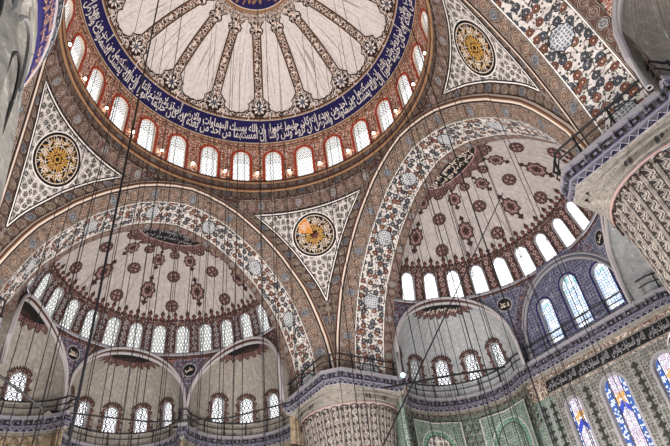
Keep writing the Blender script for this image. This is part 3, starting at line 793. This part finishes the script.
            for i in range(5):
                F = ev.loc(az1+(i-2)*31.2, t0)
                dim = (k == 1 and c == -AE and i > 2) or (k == 0 and c == AE and i < 2) or (k == 1 and c == -AE and i == 4)
                # +az is to the left seen from inside: index 4 is the leftmost
                if k == 1 and c == -AE: dim = i < 2
                if k == 0 and c == AE: dim = i > 2
                nm = {(1, 0): 'the middle apse under the left half-dome', (1, -AE): 'the apse between the middle apse and the middle pier', (1, AE): 'the apse at the far left edge', (0, AE): 'the grey apse right of the middle pier'}.get((k, c), 'an apse at the %s %s' % (side[k], 'centre' if c == 0 else 'flank'))
                window(F, .5, .15, 1.95, 'glow_dim' if dim else 'glow_ex', ('unlit' if dim else 'bright')+' lattice window with a spiky brown border in '+nm, 'windows of '+nm, F(0, .15, 0), ('moulding_grey', .07), .3, spikes=.26)
        else:
            XW = 23.45
            Tm = empty('tympanum', (XW, 0, 15.6), 'blue tiled lunette wall with three tall windows above the right balcony', 'wall panel')
            F = lambda x, y, off=0.: (XW-off, -x, y)
            mb = MB(); yb = 22.0
            xs = [-5., -1.55, 1.35, 5.]
            wins = [(0, .62, 16.3, 3.35), (0, .68, 16.3, 3.95), (0, .62, 16.3, 3.35)]
            edges = [-3.15, -.75, 1.65, 4.15]
            for (wx, ww, y0, h), xa, xb in zip(wins, edges[:-1], edges[1:]):
                b = (xb-xa)/2; mx_ = (xa+xb)/2
                F2 = lambda x, y, off=0., mx_=mx_: F(x+mx_, y, off)
                holed(mb, F2, b, 15.3, yb, ww, y0, h, 'tile_blue', mx_)
                window(F2, ww, y0, h, 'glow_tymp', {-3.15: 'blue and white glazed window at the left of the lunette above the right balcony', -.75: 'tallest middle window of the blue lunette above the right balcony', 1.65: 'blue and white glazed window at the right of the lunette beside the far right pier'}[xa], None, F2(0, y0, 0), ('navy', .12), .35)
            for xa, xb in ((-5.4, -3.15), (4.15, 5.4)): mb.add([F(xa, 15.3), F(xb, 15.3), F(xb, yb), F(xa, yb)], [(0, 1, 2, 3)], 'tile_blue', [(xa, 15.3), (xb, 15.3), (xb, yb), (xa, yb)])
            mb.build('wall_panel', Tm)
            mb = MB()
            for off, dr, m_ in ((.12, 0, 'moulding_grey'), (.12, -.2, 'grey_blue'), (.2, -.36, 'moulding_grey')):
                pts = [(XW-off-.6*0, (4.5+dr*.8)*cos(t), 16.75+(4.85+dr)*sin(t)) for t in lin_(0, pi, 30)]
                mb.tube([(pts[0][0], pts[0][1], 15.4)]+pts+[(pts[-1][0], pts[-1][1], 15.4)], .1, m_, 6)
            # intrados joining the lunette wall to the drum
            pa = []; pb = []
            for t in th_ if False else lin_(-HM, HM, 40):
                z = zex(chord(t)); pa.append((cx+RS*cos(radians(t)), RS*sin(radians(t)), z)); pb.append((XW, RS*sin(radians(t)), z))
            mb.loft(pa, pb, 'blueara'); mb.build('mouth_arch', Tm)
    # front wall ring between the great arch and the half-dome
    mb = MB(); P_ = []; Q_ = []
    for (s_, z) in far_sec:
        tt = atan2(z-18.0, s_)
        P_.append(W(k, s_, FAR, z))
        # point of the half-dome section in the plane d = FAR along the same ray
        if z < 18.0: q_ = (math.copysign(sqrt(RS*RS-.36), s_), z)
        else:
            lo_, hi_ = 0., 14.
            for _ in range(30):
                m2 = (lo_+hi_)/2; x_, z_ = m2*cos(tt), 18.0+m2*sin(tt); r = hypot(x_, FAR-CA)
                ins = (r < RS) if z_ < 21.5 else ((r/RS)**2+((z_-21.5)/6.9)**2 < 1)
                lo_, hi_ = (m2, hi_) if ins else (lo_, m2)
            q_ = (lo_*cos(tt), 18.0+lo_*sin(tt))
        Q_.append(W(k, q_[0], FAR+.0, q_[1]))
    mb.loft(P_, Q_, 'circ_pink'); mb.build('rim_wall', HD)

# ================================================================== PIERS
pier_lab = {(1, 1): 'massive middle pier with painted flutes where both half-domes meet', (1, -1): 'massive pier at the right edge with dark painted flutes', (-1, -1): 'near grey fluted pier at the upper left corner with a blue and gold band', (-1, 1): 'pier left of the left half-dome'}
PC = 13.3
for (sx, sy), lb in pier_lab.items():
    cx, cy = sx*PC, sy*PC; Pr = empty('pier', (cx, cy, -1.6), lb, 'pier')
    n = 32; near = (sx, sy) == (-1, -1)
    def fluted(z0, z1, r0, r1, m, top=True, depth=.10, nf=n, seg=8):
        mb = MB(); N = nf*seg; zs = lin_(z0, z1-.6, 12)+[z1-.45, z1-.3, z1-.18, z1-.08, z1]
        P_ = []; U = []
        for z in zs:
            f = (z-z0)/(z1-z0); r = r0+(r1-r0)*f**2.2
            for i in range(N+1):
                x = (i/seg) % 1; d = sin(pi*x)
                amp = depth*(d if z < z1-.45 else (d if d > (z-(z1-.45))/.45 else 0))
                a = 2*pi*i/N; P_.append((cx+(r-amp)*cos(a), cy+(r-amp)*sin(a), z)); U.append((i/seg+.0, z))
        mb.add(P_, [(j*(N+1)+i, j*(N+1)+i+1, (j+1)*(N+1)+i+1, (j+1)*(N+1)+i) for j in range(len(zs)-1) for i in range(N)], m, U)
        return mb
    fluted(7.9, 13.75, 2.9, 3.42, 'flute').build('fluted_shaft', Pr)
    # pointed heads of the flutes
    mb = MB(); rr = 3.43
    for i in range(n):
        a = 2*pi*(i+.5)/n; hwid = pi/n*.82
        mb.tube([(cx+(rr+.02)*cos(a+hwid*cos(t)), cy+(rr+.02)*sin(a+hwid*cos(t)), 13.45+.28*sin(t)) for t in lin_(0, pi, 8)], .035, 'darkbrown', 4)
    mb.tube([(cx+3.47*cos(2*pi*j/48), cy+3.47*sin(2*pi*j/48), 13.82) for j in range(48)], .06, 'pinkish', 5, True)
    mb.build('flute_heads', Pr)
    # capital zone: circle to chamfered square
    mb = MB(); N = 64
    def sq(a, h):
        c, s_ = abs(cos(a)), abs(sin(a)); r = h/max(c, s_); r2 = (h*1.72)/(c+s_); return min(r, r2)
    lv = [(13.75, 0, 3.45), (13.85, 0, 3.5), (14.0, .1, 3.48), (14.05, .15, 3.56), (14.4, .5, 3.48), (14.45, .6, 3.58), (14.9, .95, 3.5), (15.0, 1, 3.62), (15.15, 1, 3.62)]
    for i in range(len(lv)-1):
        o = []
        for z, f, h in (lv[i], lv[i+1]):
            o.append([(cx+(h*(1-f)+sq(2*pi*j/N, h)*f)*cos(2*pi*j/N), cy+(h*(1-f)+sq(2*pi*j/N, h)*f)*sin(2*pi*j/N), z) for j in range(N+1)])
        mb.loft(o[0], o[1], 'stone_pale')
    mb.build('capital', Pr)
    for j in range(12):                   # dark carved panels round the capital
        mb = MB()
        a = 2*pi*j/12+.26; r_ = 3.5
        F = lambda x, y, off=0., a=a: (cx+(r_+off)*cos(a+x/r_), cy+(r_+off)*sin(a+x/r_), y)
        for q_ in range(4): mb.poly(F, [(-.42+q_*.22, 14.02), (-.26+q_*.22, 14.02), (-.26+q_*.22, 14.27), (-.34+q_*.22, 14.4), (-.42+q_*.22, 14.27)], 'flute_line', .06)
        mb.build('carved_panel', Pr)
    # lower drum with plain grey flutes and a lettered band
    fluted(-1.6, 7.0, 4.25, 3.66, 'flute_grey', depth=.17, nf=20).build('grey_fluted_drum', Pr)
    mb = MB(); rr = 3.70
    for i in range(20):
        a = 2*pi*(i+.5)/20; hwid = pi/20*.86
        for q_, sc in ((0, 1.), (1, .62)):
            mb.tube([(cx+(rr+.04*(7.-z_)+.0)*cos(a+hwid*sc*x_), cy+(rr+.04*(7.-z_))*sin(a+hwid*sc*x_), z_) for x_, z_ in [(-1, -1.), (-1, 3.), (-1, 6.0-q_*.35)]+[(-cos(t), 6.0-q_*.35+.62*sc*sin(t)) for t in lin_(.2, pi-.2, 8)]+[(1, 6.0-q_*.35), (1, 3.), (1, -1.)]], .022 if q_ else .035, 'flute_mid' if q_ == 0 else 'flute_line', 5)
    mb.build('flute_heads', Pr)
    mb = MB(); A2 = lin_(0, 2*pi, 64)
    cs = lambda r, z: [(cx+r*cos(a), cy+r*sin(a), z) for a in A2]
    mb.loft(cs(3.64, 6.98), cs(3.72, 7.02), 'stone_grey'); mb.loft(cs(3.72, 7.02), cs(3.70, 7.10), 'cream'); mb.loft(cs(3.70, 7.1), cs(3.80, 7.72), 'navy')
    F = lambda x, y, off=0.: (cx+(3.75+y*.16+off)*cos(x/3.78), cy+(3.75+y*.16+off)*sin(x/3.78), 7.42+y)
    for j in range(18):
        put_text(mb, F, T_BIS, 3.78*2*pi*(j+.03)/18, 3.78*2*pi*(j+.97)/18, -.27, .02, 'gold', .03); put_text(mb, F, T_SEMI, 3.78*2*pi*(j+.3)/18, 3.78*2*pi*(j+1.2)/18, -.02, .27, 'gold', .03)
    mb.loft(cs(3.80, 7.72), cs(3.83, 7.74), 'moulding_grey'); mb.loft(cs(3.83, 7.74), cs(3.87, 8.0), 'scallop'); mb.loft(cs(3.87, 8.0), cs(3.86, 8.05), 'moulding_grey'); mb.loft(cs(3.86, 8.05), cs(2.9, 8.15), 'stone_grey')
    mb.build('lettered_band', Pr)

# ================================================================== BALCONIES
def bay_path(flat, rl=4.05, wx=9.35, dm=22.75):
    P = [(-wx-.5, wx+.5), (-wx, wx+1.0), (-wx, 15.0)]
    sL = (-DE*sin(radians(AE)), CA+DE*cos(radians(AE)))
    arc = lambda c, a0, a1, n: [(c[0]+rl*cos(radians(a)), c[1]+rl*sin(radians(a))) for a in lin_(a0, a1, n)]
    if flat:
        e = degrees(math.asin((dm-sL[1])/rl)); L = arc(sL, 252, e, 22)
        mid = [(-3., dm), (0, dm), (3., dm)]
    else:
        L = arc(sL, 252, 29.7, 22); mid = arc((0, CA+DE), 209.7, -29.7, 24)
    P += L; R_ = [(-x, y) for x, y in reversed(P)]
    return P+mid+R_
bal_lab = {0: 'stone balcony under the right half-dome with black rail, curving then straight', 1: 'stone balcony running round the three apses under the left half-dome with black rail', 2: 'stone balcony behind the near grey pier', 3: 'stone balcony crossing the right edge on the far right pier with blue palmettes'}
def offs(P, d):
    o = []; n = len(P)
    for i in range(n):
        a = P[max(0, i-1)]; b = P[min(n-1, i+1)]; dx, dy = b[0]-a[0], b[1]-a[1]; l = hypot(dx, dy) or 1
        o.append((P[i][0]-dy/l*d, P[i][1]+dx/l*d))
    return o
for k in range(4):
    B = empty('balcony', W(k, 0, 11.5, 15.4), bal_lab[k], 'balcony')
    P = bay_path(k == 0)
    sec = [(1.5, 15.72), (.0, 15.72), (0., 15.5), (.06, 15.46), (.14, 15.08), (.22, 15.04), (.28, 14.72), (.5, 14.55), (.75, 14.5)]
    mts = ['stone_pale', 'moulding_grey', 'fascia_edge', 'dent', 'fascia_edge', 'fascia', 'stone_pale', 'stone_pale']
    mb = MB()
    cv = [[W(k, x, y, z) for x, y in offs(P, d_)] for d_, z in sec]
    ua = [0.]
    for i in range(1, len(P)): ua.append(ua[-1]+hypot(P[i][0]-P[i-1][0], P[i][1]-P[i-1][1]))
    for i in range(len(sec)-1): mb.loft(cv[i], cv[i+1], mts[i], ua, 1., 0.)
    mb.build('cornice', B)
    # brackets under the slab
    L = ua[-1]; nb = int(L/.70); br = None
    def along(u):
        i = 1
        while i < len(ua)-1 and ua[i] < u: i += 1
        w = (u-ua[i-1])/(ua[i]-ua[i-1]); a, b = P[i-1], P[i]; return (a[0]+(b[0]-a[0])*w, a[1]+(b[1]-a[1])*w, atan2(b[1]-a[1], b[0]-a[0]))
    for i in range(nb):
        x, y, a = along((i+.5)*L/nb); nx, ny = -sin(a), cos(a); p = W(k, x+nx*.02, y+ny*.02, 15.3)
        if br is None: mb = MB(); mb.box((0, 0, 0), .09, .10, .26, 'fascia_edge'); mb.box((0, 0, .15), .14, .16, .06, 'moulding_grey'); br = mb.build('bracket', B, False); o = br
        else: o = br.copy(); COL.objects.link(o); o.parent = B
        o.matrix_parent_inverse = Matrix(); o.location = Vector(p)-B.location; o.rotation_euler = (0, 0, a+(k-1)*pi/2)
    inn = offs(P, .12)
    for z, r_ in ((16.75, .06), (16.3, .04)):
        mb = MB(); mb.tube([W(k, x, y, z) for x, y in inn], r_, 'iron', 5); mb.build('rail', B)
    npst = int(L/1.7)
    base = None
    for i in range(npst+1):
        x, y, a = along(min(L*.999, i*L/npst)); x += -sin(a)*.12; y += cos(a)*.12
        if base is None:
            mb = MB(); mb.tube([(0, 0, 0), (0, 0, 1.06)], .05, 'iron', 5); mb.tube([(0, 0, 1.02), (0, 0, 1.12)], .06, 'iron', 5); base = mb.build('rail_post', B); o = base
        else: o = base.copy(); COL.objects.link(o); o.parent = B
        o.matrix_parent_inverse = Matrix(); o.location = Vector(W(k, x, y, 15.72))-B.location

# ================================================================== LOWER WALLS
def ends(P): return [(P[0][0]*1.45, P[0][1]+.5)]+P+[(P[-1][0]*1.45, P[-1][1]+.5)]
def pathwall(P, k, z0, z1, m, mb, nz=1, off=0.):
    ua = [0.]
    for i in range(1, len(P)): ua.append(ua[-1]+hypot(P[i][0]-P[i-1][0], P[i][1]-P[i-1][1]))
    for j in range(nz):
        a, b = z0+(z1-z0)*j/nz, z0+(z1-z0)*(j+1)/nz
        mb.loft([W(k, x, y, a) for x, y in P], [W(k, x, y, b) for x, y in P], m, ua, a, b)
PL = ends(offs(bay_path(False), .62)[3:-3])
mb = MB(); pathwall(PL, 1, 12.6, 14.9, 'ochre', mb); pathwall(PL, 1, 12.3, 12.6, 'moulding_dark', mb); pathwall(PL, 1, -1.6, 12.3, 'tile_grey', mb)
# pendent niches on the leftmost stretch
mb.build('wall_left')
tag(bpy.data.objects['wall_left'], 'lower wall of ochre marble under the left balcony', 'wall', None, 'structure')
PX = offs(bay_path(True), .62)
PXl = ends(PX[3:26])[:-1]; PXr = ends(PX[-26:-3])[1:]
mb = MB()
for Q in (PXl, PXr):
    pathwall(Q, 0, 14.3, 14.9, 'stone_pale', mb); pathwall(Q, 0, -1.6, 14.3, 'tile_green', mb)
FW = 23.3
Fw = lambda x, y, off=0.: (FW-off, -x, y)
low = [(-2.5, .55, 6.6, 5.85), (.55, .85, 6.6, 6.05), (4.05, .75, 6.6, 5.9)]
edges = [-3.75, -1.2, 2.4, 5.75]
for (wx, ww, y0, h), xa, xb in zip(low, edges[:-1], edges[1:]):
    b = (xb-xa)/2; mx_ = (xa+xb)/2; F2 = lambda x, y, off=0., mx_=mx_: Fw(x+mx_, y, off)
    holed(mb, F2, b, -1.6, 13.2, ww, y0, h, 'tile_grey', mx_)
for xa, xb in ((-5.6, -3.75),):
    mb.add([Fw(xa, -1.6), Fw(xb, -1.6), Fw(xb, 13.2), Fw(xa, 13.2)], [(0, 1, 2, 3)], 'tile_green', [(xa, -1.6), (xb, -1.6), (xb, 13.2), (xa, 13.2)])
mb.add([Fw(-5.6, 13.2), Fw(6.2, 13.2), Fw(6.2, 15.2), Fw(-5.6, 15.2)], [(0, 1, 2, 3)], 'bandtile', [(-5.6, 13.2), (6.2, 13.2), (6.2, 15.2), (-5.6, 15.2)])
mb.build('wall_right'); tag(bpy.data.objects['wall_right'], 'lower prayer wall with tall stained windows under the right balcony', 'wall', None, 'structure')
for (wx, ww, y0, h), xa, xb, lb in zip(low, edges[:-1], edges[1:], ('narrow stained-glass window nearest the green tiled apse', 'broad blue stained-glass window in the middle of the lower wall', 'blue stained-glass window at the lower right corner beside the pier')):
    F2 = lambda x, y, off=0., mx_=(xa+xb)/2: Fw(x+mx_, y, off)
    window(F2, ww, y0, h, 'stained', lb, None, F2(0, y0, 0), ('moulding_grey', .16), .3, cat='stained window')
# inscription board
mb = MB(); mb.poly(Fw, [(-3.9, 13.35), (6.1, 13.35), (6.1, 14.15), (-3.9, 14.15)], 'black', .06)
for a, b in ((-3.8, -1.4), (-1.2, 1.2), (1.4, 3.8), (4., 6.)): put_text(mb, Fw, T_SEMI, a, b, 13.42, 14.08, 'moulding_grey', .09)
mb.stroke(Fw, [(-3.95, 13.3), (6.1, 13.3), (6.1, 14.2), (-3.95, 14.2)], .1, 'stone_pale', .10, True)
o = mb.build('inscription_frieze'); tag(o, 'long black frieze with pale lettering on the wall under the right balcony', 'inscription')
# vertical patterned strips on the lower right wall
for i, x in enumerate((-4.7, -3.95, -1.2, 2.4)):
    mb = MB()
    for j in range(14): mb.poly(Fw, lobed(x, 6+j*.5, .2, 4, .35, 20), 'flute_line', .03)
    for sg in (-1, 1): mb.stroke(Fw, [(x+sg*.33, 5), (x+sg*.33, 13)], .06, 'moulding_grey', .03)
    o = mb.build('pilaster'); tag(o, ['green-grey pilaster strip at the corner of the apse, left of the stained windows', 'patterned strip between corner pilaster and narrow stained window', 'dark patterned strip between the narrow and the broad stained window', 'dark patterned strip right of the broad stained window'][i], 'pilaster')

# stalactite rows and niche in the right apse
ec = (CA+DE*cos(radians(AE)), DE*sin(radians(AE)))
mb = MB()
for row in range(7):
    z = 14.25-row*.42; n = 26; rr = 4.45-.10*(6-row) if False else 4.3+.03*row
    for i in range(n):
        a = radians(AE)+radians(-95+190*(i+.5*(row % 2))/n); p = []
        w = radians(190/n)*.48
        V = []
        for q_ in range(7):
            t = pi*q_/6; V.append((ec[0]+(rr+.18*sin(t))*cos(a-w*cos(t)), ec[1]+(rr+.18*sin(t))*sin(a-w*cos(t)), z+.21))
        V.append((ec[0]+(rr-.06)*cos(a), ec[1]+(rr-.06)*sin(a), z-.21))
        mb.add(V, [(j, j+1, 7) for j in (2, 3, 4, 5)], 'muqarnas'); mb.add(V, [(j, j+1, 7) for j in (0, 1)], 'muq_dark')  # one flank of each cell coloured dark, shading put into the colour
mb_n = mb.build('stalactite_vault', None, False); tag(mb_n, 'rows of greenish stone stalactites under the balcony of the grey apse', 'stalactite vault')
mb = MB()
for row in range(5):
    z = 14.2-row*.45; n = 22; ec2 = (-DE*sin(radians(AE)), CA+DE*cos(radians(AE)))
    for i in range(n):
        a = pi/2+radians(AE)+radians(-95+190*(i+.5*(row % 2))/n); w = radians(190/n)*.48; rr = 4.3+.03*row; V = []
        for q_ in range(7): t = pi*q_/6; V.append((ec2[0]+(rr+.18*sin(t))*cos(a-w*cos(t)), ec2[1]+(rr+.18*sin(t))*sin(a-w*cos(t)), z+.22))
        V.append((ec2[0]+(rr-.06)*cos(a), ec2[1]+(rr-.06)*sin(a), z-.22)); mb.add(V, [(j, j+1, 7) for j in (2, 3, 4, 5)], 'muq_ochre'); mb.add(V, [(j, j+1, 7) for j in (0, 1)], 'muq_dark')  # painted shading again: dark colour on one side of every cell
tag(mb.build('stalactite_vault', None, False), 'rows of ochre stalactites under the balcony at the lower left corner', 'stalactite vault')

F_n = lambda rel: (lambda x, y, off=0.: (ec[0]+(4.22-off)*cos(radians(AE+rel)-x/4.22), ec[1]+(4.22-off)*sin(radians(AE+rel)-x/4.22), y))
def niche(F, hw, za, z0, fill, rim, lb):
    pt = lambda w, top: [(-w, z0), (-w, top-w*1.15)]+[(-w*cos(t)**.9 if cos(t) > 0 else w*abs(cos(t))**.9, top-w*1.15+w*1.15*sin(t)) for t in lin_(.15, pi-.15, 14)]+[(w, top-w*1.15), (w, z0)]
    mb = MB(); mb.poly(F, [(-hw-.45, z0), (hw+.45, z0), (hw+.45, za+.55), (-hw-.45, za+.55)], rim, .0)
    mb.stroke(F, [(-hw-.4, z0), (-hw-.4, (z0+za)/2), (-hw-.4, za+.5), (0, za+.5), (hw+.4, za+.5), (hw+.4, (z0+za)/2), (hw+.4, z0)], .1, 'moulding_pale', .03)
    mb.poly(F, pt(hw, za), 'moulding_pale', .03); mb.poly(F, pt(hw*.93, za-.08), 'niche_green', .05); mb.poly(F, pt(hw*.72, za-.38), 'muq_dark', .07); mb.poly(F, pt(hw*.66, za-.46), fill, .09)
    return tag(mb.build('wall_niche'), lb, 'niche')
niche(F_n(-54), 1.75, 13.25, 6, 'tile_green', 'tile_green', 'green bordered arched niche at the right of the grey apse wall, beside the corner pilaster')
niche(F_n(24), 1.75, 13.3, 6, 'network', 'tile_green', 'arched niche with pale network filling below the grey apse, next to the middle pier')

# ================================================================== FLOOR
mb = MB(); mb.grid(lambda a, b: (a, b, -1.6), lin_(-32, 32, 8), lin_(-32, 32, 8), 'carpet'); tag(mb.build('floor'), 'red carpeted floor', 'floor', None, 'structure')

# ================================================================== CAMERA
CAMP = Vector((-8.864, -18.858, 0)); YAW, PIT, ROL, FPX = 54.388, 39.269, -7.269, 552.7
y, p, r = radians(YAW), radians(PIT), radians(ROL)
f = Vector((cos(y)*cos(p), sin(y)*cos(p), sin(p))); rt = Vector((sin(y), -cos(y), 0)); up = rt.cross(f)
r2 = rt*cos(r)+up*sin(r); u2 = -rt*sin(r)+up*cos(r)
cam = bpy.data.cameras.new('camera'); co = bpy.data.objects.new('camera', cam); COL.objects.link(co)
cam.sensor_width = 36; cam.lens = FPX/670*36; cam.clip_end = 300; cam.clip_start = .05
mw = Matrix((r2, u2, -f)).transposed().to_4x4(); mw.translation = CAMP; co.matrix_world = mw; SC.camera = co

# ================================================================== CABLES
cables = [  # azimuth from the viewing place, distance, radius
]
def ray(u, v): return f*1.+r2*((u-335)/FPX)-u2*((v-223)/FPX)
def top_z(x, y):
    best = None; r = hypot(x, y)
    if r < 11.2: return dome.at(dome.tr(max(r, .05)))[1] if r < 11.2 else 33
    for k in range(4):
        cx, cy = CA*cos(k*pi/2), CA*sin(k*pi/2); d = x*cos(k*pi/2)+y*sin(k*pi/2); s_ = abs(-x*sin(k*pi/2)+y*cos(k*pi/2))
        if d > FAR and hypot(x-cx, y-cy) < RS-.3: return 21.5+6.9*sqrt(1-(hypot(x-cx, y-cy)/RS)**2)
    return None
def cable(x, y, r_, zt, zb=1.4, lab='thin lamp cable hanging plumb from the vaults', grp='lamp cables', name='lamp_cable'):
    mb = MB(); mb.tube([(x, y, zb), (x, y, zt)], r_, 'iron', 5); o = mb.build(name); return tag(o, lab, 'cable', grp)
spec = [  # pixel on the cable, distance along the ground, radius
    (112, 230, 21, .030), (137, 200, 17, .018), (158, 180, 20, .016), (196, 230, 18, .014), (228, 230, 21, .016), (261, 200, 20, .022), (288, 230, 24, .016), (331, 200, 22, .020), (352, 120, 26, .016), (384, 200, 20, .022), (400, 180, 27, .014), (437, 200, 24, .020),
    (470, 200, 26, .020), (492, 180, 22, .018), (520, 200, 24, .022), (548, 230, 20, .018), (455, 300, 29, .016), (486, 330, 29, .016), (505, 330, 30, .016), (540, 330, 27, .018), (575, 340, 26, .018), (610, 330, 24, .020), (420, 330, 30, .014),
    (60, 330, 30, .022), (88, 300, 31, .020), (103, 280, 30, .016), (126, 300, 33, .018), (150, 300, 34, .016), (168, 320, 35, .02), (188, 300, 33, .016), (205, 280, 34, .016), (222, 310, 33, .016), (243, 330, 34, .018), (262, 320, 33, .016), (35, 330, 31, .02), (15, 350, 30, .018), (172, 80, 24, .014), (214, 60, 25, .014), (240, 60, 27, .014), (305, 60, 24, .014), (325, 60, 27, .014), (150, 40, 22, .014), (363, 40, 24, .014), (200, 30, 30, .012), (278, 40, 29, .014), (380, 20, 26, .012), (230, 90, 23, .018), (268, 90, 19, .018), (345, 60, 22, .018), (186, 60, 27, .02), (160, 20, 26, .02), (128, 60, 20, .018), (222, 20, 30, .018), (313, 20, 30, .018),
 (444, 180, 27, .018), (481, 230, 28, .018), (508, 150, 28, .018), (533, 180, 26, .016), (415, 230, 29, .016), (428, 250, 31, .014), (497, 250, 31, .014), (112, 260, 36, .016), (178, 260, 36, .016), (215, 270, 35, .014), (235, 290, 34, .014), (75, 270, 33, .016), (142, 340, 36, .016), (45, 350, 34, .018), (280, 350, 32, .016), (470, 340, 31, .016), (495, 350, 32, .014), (560, 360, 29, .018), (595, 360, 27, .018), (635, 360, 25, .02), (655, 380, 24, .02)]
for u, v, dist, rr in spec:
    w = ray(u, v); h = hypot(w.x, w.y); x, y_ = CAMP.x+w.x/h*dist, CAMP.y+w.y/h*dist
    zt = top_z(x, y_)
    tries = 0
    while zt is None and tries < 12: dist -= 1.2; x, y_ = CAMP.x+w.x/h*dist, CAMP.y+w.y/h*dist; zt = top_z(x, y_); tries += 1
    if zt is None: continue
    rr *= dist/24
    if dist == 21 and u == 112: cable(x, y_, .05, zt, 1.4, 'thickest black cable crossing the left half of the view from top to bottom', None)
    else: cable(x, y_, rr, zt-.02)
def at(u, v, d): w = ray(u, v); h = hypot(w.x, w.y); return tuple(CAMP+w*(d/h))
def wire(name, pts, r_, lab, cat='cable'):
    mb = MB(); mb.tube(pts, r_, 'iron', 6); tag(mb.build(name), lab, cat)
wire('stay_wire', [at(503, 193, 31), at(383, 446, 18)], .028, 'slanting black wire crossing the right apse from upper right to lower left')
wire('tie_rod', [at(-8, 370, 22), at(42, 408, 24)], .05, 'thick short black rod slanting at the lower left edge', 'rod')
wire('tie_rod', [at(70, 413, 34), at(150, 422, 33), at(228, 418, 31), at(296, 401, 27)], .045, 'long black rod across the left balcony rail', 'rod')
wire('tie_rod', [at(384, 388, 27), at(447, 376, 30), at(505, 367, 33)], .06, 'black rod across the mouth of the grey apse', 'rod')

# floodlight on the pier balcony
fl = empty('floodlight', at(403, 375, 31.5), 'small greenish white floodlight glaring on the balcony right of the middle pier', 'floodlight')
q0 = fl.location; mb = MB(); dv = (CAMP-q0).normalized(); sd = dv.cross(Vector((0, 0, 1))).normalized(); uu = sd.cross(dv)
P8 = lambda r_, d_: [q0+sd*r_*cos(a)+uu*r_*sin(a)+dv*d_ for a in lin_(0, 2*pi, 12)]
mb.loft(P8(.1, -.3), P8(.16, .05), 'iron'); mb.tube([q0-dv*.15, q0-dv*.15-Vector((0, 0, .5))], .04, 'iron'); mb.build('housing', fl)
mb = MB(); mb.add(P8(.13, .06), [tuple(range(12))], 'flood'); mb.build('lens', fl)

# ================================================================== LIGHT
wd = bpy.data.worlds.new('sky'); SC.world = wd; wd.use_nodes = True; bg = wd.node_tree.nodes['Background']
bg.inputs[0].default_value = (.80, .86, 1, 1); bg.inputs[1].default_value = 1.0
def lamp(name, x, y, z, P, size, colr=(1, .96, .92)):
    l = bpy.data.lights.new(name, 'POINT'); l.energy = P; l.shadow_soft_size = size; l.color = colr
    o = bpy.data.objects.new(name, l); o.location = (x, y, z); COL.objects.link(o); return o
for i in range(8):
    a = i*pi/4+.2; lamp('chandelier_lamp', 7.5*cos(a), 7.5*sin(a), 2.0, 2600, .8)
for x, y_ in ((0, 18), (18, 0), (-18, 0), (0, -17)): lamp('chandelier_lamp', x, y_, 2.0, 2600, .8)
for x, y_ in ((14, 15), (-6, 20), (6, 20), (20, 6), (20, -6)): pass

vs = SC.view_settings; vs.view_transform = 'Standard'; vs.look = 'None'; vs.gamma = 1; vs.exposure = 0.42; vs.use_curve_mapping = False
SC.cycles.use_denoising = True; SC.cycles.max_bounces = 6; SC.cycles.diffuse_bounces = 4
